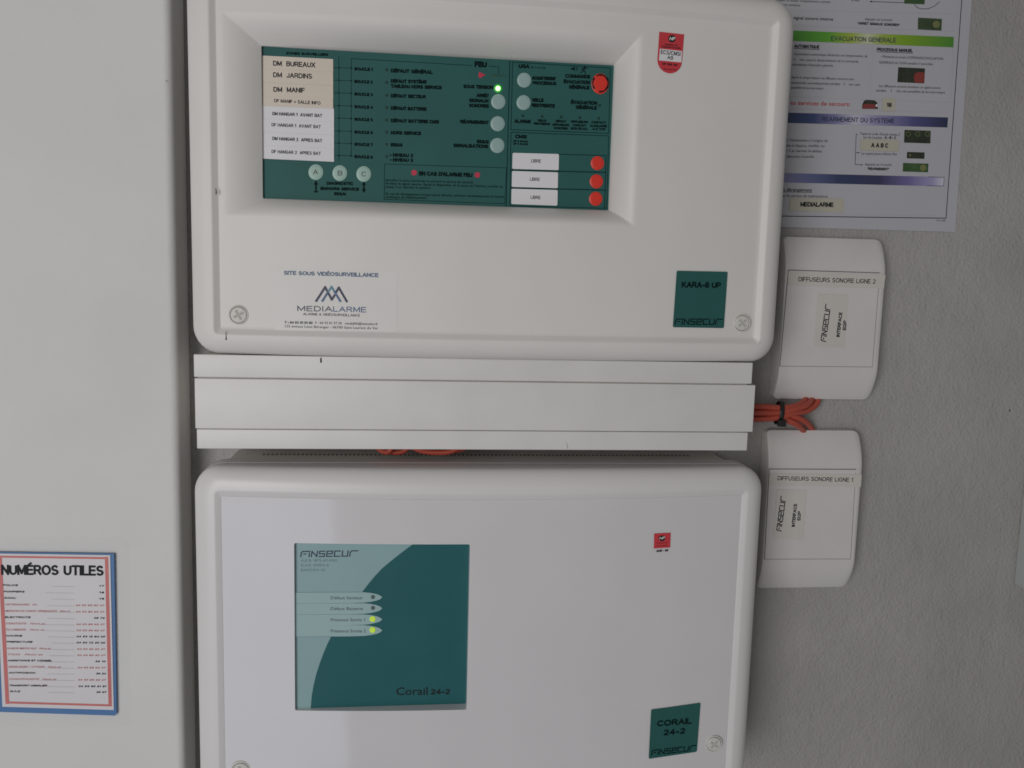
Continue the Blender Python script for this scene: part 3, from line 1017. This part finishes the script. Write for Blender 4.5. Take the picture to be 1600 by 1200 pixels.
for u, v, mm, lb in ((590, 425, 'led_dark', 'dark unlit indicator'), (590, 496, 'led_dark', 'dark unlit indicator'),
                     (588, 568, 'led_lime', 'lit lime green indicator'), (588, 638, 'led_lime', 'lit lime green indicator')):
    x, y = f6(u, v)
    sx = 3.1 if mm == 'led_dark' else 4.6
    button('indicator', x, y, sx, sx, flat(YL - 0.0006), M[mm], LD, 0.0005, label=lb)

st = slab('certification_label', [(1022, 833.6), (1047.6, 832.2), (1046.8, 855.2), (1021.4, 856.8)], Lw.S, M['sticker_red'], LO, 0.0003, 0.0002, label='small red square certification label')
a = Ink(Lw.S, 0.0006)
a.poly(ell(1034, 840.8, 5.2, 4.4, n=18))
a.done('logo_disc', M['ink'], st)
a = Ink(Lw.S, 0.0006)
a.text('Systèmes', (1026, 849), (1042, 848.2), 2)
a.text('Incendie', (1026, 853.6), (1042, 852.8), 2)
a.text('ALIM - AB', (1025, 862.4), (1043.6, 861.2), 3.4, True)
a.done('lettering', M['ink'], st)
a = Ink(Lw.S, 0.0007)
a.text('NF', (1030, 842.6), (1038.4, 841.8), 3.6, True, 0.25)
a.done('white_lettering', M['ink_white'], st)
brand_square([(1017.2, 1108.4), (1094, 1097.8), (1088.2, 1174), (1013.4, 1185)],
             [('CORAIL', (1026, 1134.6), (1080.4, 1130), 9.5), ('24-2', (1036, 1148.6), (1070, 1145.4), 9)],
             ((1017.5, 1179), (1086, 1171.2), 7.4), Lw.S, LO, 'green square plate reading CORAIL 24-2')
part_screw(1115, 1161.8, 12.8, Lw.S, LO, 0.9)
part_screw(376.5, 1203, 15.6, Lw.S, LO, 0.3)
# vent slots in the top of the housing
parts = []
for i in range(104):
    x = -0.128 + i * 0.0036
    parts.append(box(x, x + 0.0017, -0.024, -0.0185, Z0 - 0.1570, Z0 - 0.1560))
obj('vent_slots', *merge(parts), mat('shaded_slot', (0.20, 0.19, 0.175), 0.9), LO, kind='stuff')


# ------------------------------------------------------------------ cables
def tube(name, pts, r, m, parent, label=None):
    """round cable through smooth points"""
    P = []
    q = [pts[0]] + pts + [pts[-1]]
    for i in range(1, len(q) - 2):
        for s in range(8):
            t_ = s / 8
            a, b, c, d_ = q[i - 1], q[i], q[i + 1], q[i + 2]
            P.append(0.5 * ((2 * b) + (c - a) * t_ + (2 * a - 5 * b + 4 * c - d_) * t_ ** 2 + (3 * b - a - 3 * c + d_) * t_ ** 3))
    P.append(pts[-1])
    V, F = [], []
    n_ = 10
    up = Vector((0, -1, 0.01))
    for i, p in enumerate(P):
        tg = (P[min(i + 1, len(P) - 1)] - P[max(i - 1, 0)]).normalized()
        u = tg.cross(up)
        if u.length < 1e-3:
            u = tg.cross(Vector((1, 0, 0)))
        u.normalize()
        w = tg.cross(u)
        V += [tuple(p + (u * math.cos(2 * math.pi * j / n_) + w * math.sin(2 * math.pi * j / n_)) * r) for j in range(n_)]
    for i in range(len(P) - 1):
        for j in range(n_):
            F.append((i * n_ + j, i * n_ + (j + 1) % n_, (i + 1) * n_ + (j + 1) % n_, (i + 1) * n_ + j))
    F += [tuple(range(n_))[::-1], tuple((len(P) - 1) * n_ + j for j in range(n_))]
    return obj(name, V, F, m, parent, smooth=60, label=label)


def p3(px, py, Y):
    x, z = at(px, py, Y)
    return Vector((x, Y, z))


f4 = lambda u, v, Y: p3(1140 + u / 5.714, 540 + v / 5.714, Y)
CB = thing('cable_bundle', (0.33, -0.018, Z0 - 0.13), 'orange cables gathered in a loop by a black tie, between the two interface boxes', 'cables')
r_ = 0.0028
for pts in ([(120, 548, -.022), (300, 546, -.0235), (440, 556, -.0245), (560, 545, -.021), (650, 508, -.014), (690, 450, -.006), (705, 380, -.005)],
            [(120, 602, -.023), (300, 600, -.0245), (440, 598, -.025), (580, 566, -.023), (690, 528, -.017), (738, 465, -.007), (750, 380, -.005)],
            [(120, 654, -.022), (300, 654, -.0235), (440, 640, -.0245), (560, 606, -.023), (690, 582, -.016), (775, 520, -.010), (790, 455, -.006), (795, 380, -.005)],
            [(120, 575, -.017), (300, 578, -.018), (440, 594, -.0185), (560, 628, -.021), (670, 676, -.017), (730, 740, -.007), (760, 830, -.005)],
            [(120, 630, -.017), (300, 632, -.018), (440, 636, -.0185), (520, 668, -.022), (610, 712, -.019), (665, 770, -.007), (690, 850, -.005)],
            [(120, 560, -.016), (300, 560, -.017), (440, 560, -.0175), (560, 590, -.014), (660, 560, -.010), (720, 500, -.006), (735, 380, -.005)]):
    tube('cable', [f4(*p) for p in pts], r_, M['cable'], CB)
c0 = f4(442, 598, -0.0213)
V, F = [], []
for i in range(32):
    a = 2 * math.pi * i / 32
    cy, cz = math.cos(a), math.sin(a)
    for dx, k_ in ((-.0022, 1.0), (-.0018, 1.07), (.0018, 1.07), (.0022, 1.0)):
        V.append((c0.x + dx + 0.0012 * cz * abs(cz), c0.y + .0068 * k_ * cy, c0.z + .0102 * k_ * cz))
for i in range(32):
    j = (i + 1) % 32
    for q in range(4):
        F.append((i * 4 + q, i * 4 + (q + 1) % 4, j * 4 + (q + 1) % 4, j * 4 + q))
obj('cable_tie', V, F, M['tie'], CB, smooth=50)
V, F = box(c0.x - .0035, c0.x + .0035, -0.0305, -0.0260, c0.z - 0.0115, c0.z - 0.0055, 0.0008)
obj('tie_head', V, F, M['tie'], CB)

CL = thing('cable_loop', (-0.02, -0.04, Z0 - 0.150), 'orange cables sagging below the trunking, on top of the lower cabinet', 'cables')
for pts in ([(575, 680, -.056), (588, 698, -.056), (606, 706, -.056), (622, 684, -.056)], [(580, 684, -.050), (600, 703, -.050), (630, 705, -.050), (655, 680, -.050)],
            [(620, 682, -.057), (652, 702, -.057), (682, 707, -.057), (710, 703, -.057), (740, 680, -.057)],
            [(630, 684, -.051), (660, 704, -.051), (690, 706, -.051), (725, 700, -.051), (750, 680, -.051)]):
    tube('cable', [p3(*p) for p in pts], 0.0023, M['cable'], CL)


# ------------------------------------------------------------------ the two interface boxes
YI = -0.0195


def interface_box(x0, x1, zt, zb, zf0, zf1, label):
    """box whose front runs out to a flat plate and curves back to the wall above and below it"""
    R = thing('interface_box', ((x0 + x1) / 2, 0, zb), label, 'interface box', 'interface boxes beside the panels')
    def profile(ins):
        p = []
        dp = -YI - 40 * ins * ins
        for i in range(15):
            t_ = i / 14
            p.append((-0.0003 if i == 0 else -.0095 - (dp - .0095) * math.sin(math.pi / 2 * (i - 1) / 13) ** 0.9, zt - ins + (zf0 - zt + ins) * max(0, i - 1) / 13))
        for i in range(15):
            t_ = 1 - i / 14
            p.append((-0.0003 if i == 14 else -.0095 - (dp - .0095) * math.sin(math.pi / 2 * (13 - i) / 13) ** 0.9, zb + ins + (zf1 - zb - ins) * max(0, 13 - i) / 13))
        return p
    e = 0.0085
    el_ = 0.0045
    left = [(el_ * (1 - math.cos(math.pi / 2 * i / 8)), el_ * (1 - math.sin(math.pi / 2 * i / 8))) for i in range(9)]
    half = [(e * (1 - math.cos(math.pi / 2 * i / 8)), e * (1 - math.sin(math.pi / 2 * i / 8))) for i in range(9)]
    st_ = [(x0 + q, w) for q, w in left] + [(x1 - q, w) for q, w in half[::-1]]
    V, F = [], []
    for x, ins in st_:
        V += [(x, y, z) for y, z in profile(ins)]
    n_ = 30
    for s in range(len(st_) - 1):
        for i in range(n_ - 1):
            F.append((s * n_ + i, s * n_ + i + 1, (s + 1) * n_ + i + 1, (s + 1) * n_ + i))
    F.append(tuple(range(n_))[::-1])
    F.append(tuple((len(st_) - 1) * n_ + i for i in range(n_)))
    obj('case', V, F, M['box'], R, smooth=35)
    return R


B2 = interface_box(0.3246, 0.4190, Z0 + 0.0408, Z0 - 0.1052, Z0 + 0.0075, Z0 - 0.0735, 'white interface box labelled DIFFUSEURS SONORE LIGNE 2, the upper of two')
B1 = interface_box(0.3205, 0.4112, Z0 - 0.1345, Z0 - 0.2850, Z0 - 0.1690, Z0 - 0.2540, 'white interface box labelled DIFFUSEURS SONORE LIGNE 1, the lower of two')
IS = flat(YI)


def face(R, q, strip, stx, sticker, brand, l1, l2):
    pl = slab('cover_plate', q, IS, M['box'], R, 0.0, 0.0003)
    ys = flat(YI - 0.0003)
    g_ = Ink(ys, 0.0001)
    g_.line([q[3], q[0], (q[1][0] - 5, q[1][1])], 1.3)
    g_.done('upper_groove', M['groove'], pl)
    g_ = Ink(ys, 0.0001)
    g_.line([(q[1][0] - 5, q[1][1] + 6), (q[2][0] - 4, q[2][1] - .6), q[3]], 0.8)
    g_.done('lower_groove', M['ink_pale'], pl)
    s = slab('tape_label', strip, ys, M['tape'], R, 0.0002, 0.0002, label='cream tape label across the top of the plate')
    a_ = Ink(ys, 0.0005)
    a_.text(stx[0], stx[1], stx[2], stx[3], False)
    a_.done('lettering', M['ink'], s)
    s = slab('maker_label', sticker, ys, M['tape_pale'], R, 0.0002, 0.0002, label='upright cream label with sideways lettering')
    a_ = Ink(ys, 0.0005)
    a_.logo(*brand)
    for tx, p0, p1, h in (l1, l2):
        a_.text(tx, p0, p1, h, True)
    a_.done('lettering', M['ink'], s)


face(B2, [(1232, 422), (1379, 426.5), (1367, 574), (1218.5, 572)], [(1231.6, 425), (1383.4, 429.6), (1380.6, 451), (1230.6, 445.4)],
     ('DIFFUSEURS SONORE LIGNE 2', (1247, 439.6), (1367.4, 443.4), 6.8), [(1278, 459.6), (1325.6, 461), (1318.4, 543), (1272, 540.4)],
     ((1289.6, 533.6), (1297.4, 477), 7.4), ('INTERFACE', (1311.6, 526.6), (1316, 488), 5.4), ('EI2P', (1321.4, 516), (1322.6, 500.6), 5.2))
face(B1, [(1202, 732.8), (1342, 733.4), (1333, 874), (1194.4, 873.6)], [(1202.4, 739.4), (1346.2, 741.4), (1344.8, 760.6), (1201.2, 757.6)],
     ('DIFFUSEURS SONORE LIGNE 1', (1214.4, 750.2), (1332.2, 752.8), 6.4), [(1213.4, 764.8), (1260.8, 765.6), (1254.6, 842.8), (1207.8, 841)],
     ((1220.2, 829.6), (1227.4, 776.6), 7.2), ('INTERFACE', (1241.6, 823), (1245.2, 787), 5.2), ('EI2P', (1250.4, 813), (1251.2, 798.2), 5))

# ------------------------------------------------------------------ instruction poster
PO = thing('instruction_poster', (0.386, -0.001, Z0 + 0.047), 'laminated instruction poster with green and blue heading bands, partly behind the upper panel', 'poster')
WS = flat(0.0)
xb, zb_ = at(1491.5, 362.5, 0)
xt, zt_ = at(1517.5, 0, 0)
sk = (xt - xb) / (zt_ - zb_)
H = 0.297
pts = [(xb - .21, zb_ - .001), (xb, zb_), (xb + sk * H, zb_ + H), (xb - .21 + sk * H, zb_ + H)]
V, F = slab_geo(pts, WS, 0.0004, 0.0006)
SH = obj('sheet', V, F, M['poster'], PO)
PS = flat(-0.0010)
a1 = lambda u, v: (1200 + u / 5, v / 5)
a2 = lambda u, v: (1200 + u / 5, 180 + v / 5)
tk = Ink(PS, 0.0002)
TT = lambda s, A, B, h, bold=False: tk.text(s, A, B, h, bold)
for s, A, B, h, bd in (("couper le buzzer d'exploitation comme", a1(60, 8), a1(485, 24), 3.4, False), ('de façon continue', a1(65, 42), a1(250, 50), 3.4, False),
                       ('6 min', a1(652, 8), a1(712, 12), 3.6, False), ('signal sonore interne', a1(197, 150), a1(508, 162), 4.4, True),
                       ('Appuyer sur la touche', a1(756, 158), a1(970, 166), 3.6, False), ('"ARRET SIGNAUX SONORES"', a1(698, 192), a1(1026, 206), 3.8, True),
                       ('AUTOMATIQUE', a1(203, 372), a1(400, 380), 4.8, True), ('PROCESSUS MANUEL', a1(848, 399), a1(1130, 409), 4.8, True),
                       ('la procédure automatique déclenche une temporisation, de', a1(208, 430), a1(775, 448), 3.6, False),
                       ('5     min, avant le déclenchement de la commande', a1(200, 474), a1(705, 490), 3.6, False),
                       ("automatique d'évacuation générale.", a1(192, 512), a1(510, 522), 3.6, False),
                       ('Après la temporisation, les diffuseurs sonores sont', a1(184, 612), a1(670, 628), 3.6, False),
                       ('commandés automatiquement pendant    5    min, sans', a1(182, 654), a1(716, 670), 3.6, False),
                       ('possibilité de les interrompre.', a1(182, 692), a1(436, 700), 3.6, False),
                       ('- Maintenez la touche COMMANDE EVACUATION', a1(880, 450), a1(1366, 470), 3.6, False),
                       ("GENERALE de l'UGA pendant 3 secondes.", a1(866, 496), a1(1290, 510), 3.6, False),
                       ('Les diffuseurs sonores émettent un signal sonore', a1(866, 680), a1(1346, 696), 3.6, False),
                       ('pendant     5     min, sans possibilité de les interrompre.', a1(846, 715), a1(1384, 732), 3.6, False),
                       ("r l'événement à l'origine de", a2(150, 204), a2(466, 210), 4, False), ('ieu si disparu, rectifier ou', a2(146, 246), a2(440, 250), 4, False),
                       ('r 2 et réarmer le tableau', a2(144, 287), a2(420, 291), 4, False), ('détection incendie.', a2(146, 332), a2(362, 334), 4, False),
                       ("Tapez le code d'accès niveau 2", a2(718, 153), a2(1030, 161), 3.6, False), ('sur les touches', a2(744, 181), a2(890, 185), 3.6, False),
                       ('A - B - C', a2(910, 184), a2(1000, 187), 3.8, True),
                       ("Le voyant jaune s'allume fixe", a2(730, 308), a2(1006, 313), 3.6, False), ('Appuyez sur la touche', a2(755, 392), a2(965, 397), 3.6, False),
                       ('"REARMEMENT"', a2(776, 428), a2(944, 432), 3.8, True),
                       ('n dérangement', a2(116, 592), a2(342, 597), 4.8, True), ('er le service de maintenance.', a2(114, 638), a2(470, 644), 4, False),
                       ('SSI A 12/05', a2(1315, 828), a2(1386, 830), 2, False)):
    TT(s, A, B, h, bd)
tk.line([a1(203, 378), a1(400, 387)], 0.7)
tk.line([a1(848, 405), a1(1130, 416)], 0.7)
tk.line([a2(116, 598), a2(342, 603)], 0.7)
tk.line([a1(795, 12), a1(1065, 22)], 0.7)
tk.poly([a1(812, 4), a1(795, 12), a1(810, 20)])
tk.line([a1(1145, 35), a1(1165, 60), a1(1200, 70), a1(1250, 68), a1(1300, 48), a1(1340, 14)], 0.7)
tk.line([a1(3, -400), a1(3, 54)], 1.1)
tk.line([a2(700, 150), a2(688, 150), a2(680, 386), a2(735, 388)], 0.7)
tk.line([a2(684, 292), a2(712, 293)], 0.7)
tk.poly([a2(704, 287), a2(718, 293), a2(704, 299)])
tk.poly([a2(728, 382), a2(742, 388), a2(728, 394)])
bt = a1(1518, -10)
tk.line([a1(1520, -100), a2(1390, 805)], 1.1)
tk.line([a2(1390, 805), a2(100, 788)], 1.1)
tk.done('lettering', M['ink'], SH)
rl = Ink(PS, 0.0001)
for A, B in ((a1(200, 80), a1(1480, 110)), (a1(205, 200), a1(1460, 245)), (a1(822, 340), a1(795, 760)), (a1(165, 755), a1(1430, 800)), (a1(165, 850), a1(1420, 880)),
             (a1(575, -20), a1(575, 90)), (a1(1450, 330), a1(1430, 790)), (a2(150, 110), a2(130, 450)), (a2(110, 770), a2(1340, 785))):
    rl.line([A, B], 0.6)
rl.done('rule_lines', M['rule'], SH)
bands = (([a1(195, 239), a1(1450, 289), a1(1447, 370), a1(195, 320)], 'green_band',
          [(0.0, (0.06, 0.26, 0.03)), (0.22, (0.10, 0.33, 0.03)), (0.36, (0.33, 0.42, 0.06)), (0.46, (0.52, 0.56, 0.38)), (0.55, (0.32, 0.42, 0.07)), (0.68, (0.20, 0.36, 0.02)), (1.0, (0.07, 0.24, 0.03))]),
         ([a1(155, 880), a1(1406, 918), a1(1400, 996), a1(155, 960)], 'blue_band',
          [(0.0, (0.02, 0.045, 0.11)), (0.16, (0.04, 0.06, 0.16)), (0.30, (0.20, 0.20, 0.36)), (0.42, (0.52, 0.50, 0.60)), (0.55, (0.28, 0.26, 0.44)), (0.78, (0.08, 0.08, 0.22)), (1.0, (0.02, 0.03, 0.07))]),
         ([a2(110, 451), a2(1376, 484), a2(1370, 556), a2(110, 525)], 'violet_band',
          [(0.0, (0.24, 0.24, 0.42)), (0.15, (0.13, 0.15, 0.30)), (0.34, (0.035, 0.05, 0.12)), (0.6, (0.04, 0.04, 0.10)), (0.78, (0.16, 0.14, 0.32)), (0.93, (0.34, 0.32, 0.52)), (1.0, (0.60, 0.59, 0.66))]))
for qd, nm, stops in bands:
    slab('heading_band', qd, PS, ramp_mat(nm, stops), SH, 0.0001, 0.0001)
for tx, A, B, h in (('EVACUATION GENERALE', a1(490, 318), a1(998, 334), 6.6), ('REARMEMENT DU SYSTEME', a1(420, 948), a1(985, 963), 6.8)):
    hk = Ink(PS, 0.0005)
    hk.text(tx, A, B, h)
    hk.done('heading_lettering', M['ink_navy'], SH)
hk = Ink(PS, 0.0005)
hk.line([a2(1250, 482), a2(1374, 486), a2(1369, 554), a2(1240, 550)], 0.6)
hk.done('band_outline', M['ink_navy'], SH)
rk = Ink(PS, 0.0002)
rk.text('es services de secours:', a1(175, 818), a1(640, 830), 6, True)
rk.done('red_lettering', M['ink_red'], SH)
pics = (([a1(1065, -60), a1(1228, -55), a1(1222, 34), a1(1064, 28)], 'pic_green'), ([a1(1172, 138), a1(1358, 148), a1(1354, 240), a1(1170, 230)], 'pic_olive'),
        ([a1(1017, 525), a1(1226, 535), a1(1220, 652), a1(1010, 642)], 'pic_dark'), ([a2(1066, 115), a2(1271, 122), a2(1268, 221), a2(1062, 214)], 'pic_dark'),
        ([a2(1086, 287), a2(1223, 291), a2(1220, 341), a2(1084, 337)], 'pic_dark'), ([a2(1055, 373), a2(1253, 379), a2(1249, 446), a2(1052, 440)], 'pic_green'))
for qd, mm in pics:
    slab('printed_picture', qd, PS, M[mm], SH, 0.0001, 0.0001)
for c_, rd in ((a1(1312, 192), 5.6), (a2(1210, 411), 5.2), (a2(1108, 313), 1.7)):
    dk = Ink(PS, 0.0004)
    dk.poly(ell(*c_, rd))
    dk.done('yellow_disc', M['pic_disc'], SH)
for u in (1093, 1168, 1243):
    dk = Ink(PS, 0.0004)
    dk.ring(*a2(u, 148), 3.4, 1.2)
    dk.done('ring_symbol', M['pic_ring'], SH)
dk = Ink(PS, 0.0004)
dk.poly([a1(1135, 600), a1(1150, 572), a1(1180, 562), a1(1223, 570), a1(1219, 650), a1(1145, 646)])
dk.done('red_disc', mat('brick_red_print', (0.24, 0.04, 0.03)), SH)
# telephone symbol
ph = Ink(PS, 0.0002)
ph.poly([a1(733, 850), a1(738, 812), a1(750, 786), a1(770, 780), a1(830, 784), a1(852, 800), a1(858, 852)])
ph.done('telephone_symbol', M['pic_dark'], SH)
ph = Ink(PS, 0.0004)
ph.poly([a1(734, 848), a1(745, 812), a1(832, 814), a1(838, 850)])
ph.done('telephone_body', mat('dark_red_print', (0.22, 0.04, 0.04)), SH)
ph = Ink(PS, 0.0005)
ph.poly(ell(*a1(846, 826), 1.5, 2.2, n=12))
ph.done('telephone_dial', M['ink_white'], SH)
for qd, tx, A, B, h in (([a1(893, 768), a1(993, 770), a1(990, 868), a1(890, 866)], '18', a1(922, 834), a1(962, 837), 6.2),
                        ([a2(722, 188), a2(1022, 194), a2(1020, 284), a2(720, 276)], 'A A B C', a2(802, 252), a2(936, 256), 6.6),
                        ([a2(172, 645), a2(590, 654), a2(588, 760), a2(164, 748)], 'MEDIALARME', a2(250, 714), a2(508, 718), 6.8)):
    s = slab('pasted_label', qd, PS, M['poster_label'], SH, 0.0003, 0.0002, label='cream label pasted on the sheet')
for tx, A, B, h in (('18', a1(922, 836), a1(962, 839), 6.2), ('A A B C', a2(802, 252), a2(936, 256), 6.6), ('MEDIALARME', a2(250, 714), a2(508, 718), 6.8)):
    lb = Ink(PS, 0.0007)
    lb.text(tx, A, B, h, True)
    lb.done('label_lettering', M['ink'], SH)

# ------------------------------------------------------------------ card of useful numbers on the pillar
CA = thing('phone_number_card', (-0.295, YP, at(100, 1112, YP)[1]), 'blue edged card headed NUMÉROS UTILES, on the white pillar', 'card')
PSf = flat(YP)
c8 = lambda u, v: (u / 3.873, 830 + v / 3.873)
slab('clear_sleeve', rq([(-60, 838), (203, 840.5), (204, 1135), (-60, 1136)], 14, 6), PSf, M['sleeve'], CA, 0.0003, 0.0002)
BD = slab('backing_board', [c8(-150, 118), c8(697, 130), c8(712, 1095), c8(704, 1106), c8(15, 1084), c8(-120, 1080)], PSf, M['card_blue'], CA, 0.0006, 0.0022)
CS = flat(YP - 0.0028)
SHT = slab('sheet', [c8(-150, 132), c8(668, 144), c8(690, 1080), c8(16, 1060), c8(-2, 600), c8(-40, 140)], CS, M['card_white'], CA, 0.0002, 0.0004)
CS2 = flat(YP - 0.0034)
bd = Ink(CS2, 0.0001)
bd.line([c8(-60, 153), c8(645, 163)], 3.6)
bd.line([c8(645, 163), c8(667, 1052)], 5.4)
bd.line([c8(667, 1054), c8(45, 1036)], 3.6)
bd.line([c8(45, 1036), c8(0, 160)], 6.0)
bd.done('red_border', M['card_red'], SHT)
tb = Ink(CS2, 0.0003, 0.2)
tb.text('NUMÉROS', c8(8, 264), c8(356, 266), 17.5, True)
tb.text('UTILES', c8(385, 266), c8(628, 270), 17.5, True)
tb.done('title_lettering', M['ink'], SHT)
tb = Ink(CS2, 0.0003, 0.25)
rowsB = [('POLICE', 18, 108, 328, '17', 598), ('POMPIERS', 22, 148, 367, '18', 598), ('SAMU', 25, 95, 405, '15', 598), ('ELECTRICITE', 30, 184, 522, '09 72', 568),
         ('MAIRIE', 38, 134, 634, '04 93 12 84 00', 462), ('PREFECTURE', 40, 196, 671, '04 93 72 20 00', 462), ('ASSISTANCE ET CONSEIL', 46, 314, 784, '36 10', 575),
         ('ANTIPOISON', 52, 212, 858, '36 24', 580), ('TRANSPORT ANIMALIER', 56, 284, 935, '04 93 85 61 81', 474), ('GAZ', 58, 122, 970, '36 67', 582)]
for tx, xa, xbb, v, num, xn in rowsB:
    tb.text(tx, c8(xa, v + 3), c8(xbb, v + 4), 3.0, True, 0.3)
    tb.text(num, c8(xn, v + 8), c8(628 + (v - 320) * .022, v + 9), 3.0, True, 0.3)
tb.done('lettering', M['ink'], SHT)
tr = Ink(CS2, 0.0003)
rowsR = [('VETERINAIRE   Dr', 30, 226, 445, 'n'), ('MEDECIN DE GARDE GENERALISTE   Nom et', 32, 424, 484, 'n'), ('DENTISTE   Nom et', 35, 272, 560, 'n'), ('PLOMBIER   Nom et', 36, 266, 597, 'n'),
         ('GARDE MEDICALE   Nom et', 42, 306, 710, 'n'), ('TAXI   Nom et', 44, 258, 747, 'n'), ('SERRURIER / VITRIER   Nom et', 50, 368, 822, 'n'), ('CHAUFFAGISTE   Nom et', 54, 340, 896, 'n')]
for tx, xa, xbb, v, _ in rowsR:
    tr.text(tx, c8(xa, v + 3), c8(xbb, v + 4), 2.9, True, 0.3)
    tr.text('04 93 85 62 47', c8(458 + (v - 440) * .03, v + 8), c8(626 + (v - 320) * .022, v + 9), 2.9, True, 0.3)
tr.done('red_lettering', M['ink_red_soft'], SHT)
rl = Ink(CS2, 0.0002)
for v in [328, 367, 405, 445, 484, 522, 560, 597, 634, 671, 710, 747, 784, 822, 858, 896, 935, 970]:
    rl.line([c8(240 + (v % 7) * 12, v + 5), c8(450, v + 8)], 0.45)
rl.done('dotted_lines', mat('faint_grey_print', (0.42, 0.41, 0.42), 0.6), SHT)

# ------------------------------------------------------------------ cabinet at the right edge
x, z = at(1583, 912, 0)
CX = thing('wall_cabinet', (x + 0.15, -0.002, z), 'pale grey cabinet on the rough wall at the far right edge', 'cabinet')
x0c, y0c = x, -0.11
V, F = box(x0c, x0c + 0.30, y0c, -0.0005, z, z + 0.45, 0.0015)
obj('body', V, F, M['cabinet'], CX, smooth=40)
V, F = box(x0c + .002, x0c + 0.298, y0c - 0.012, y0c - 0.0012, z + .002, z + 0.448, 0.0015)
DR = obj('door', V, F, M['cabinet'], CX, smooth=40)
V, F = box(x0c + .02, x0c + 0.032, y0c - 0.024, y0c - 0.0122, z + .19, z + 0.26, 0.002)
obj('handle', V, F, M['tie'], DR, smooth=40)
bpy.data.objects.remove(_fo)
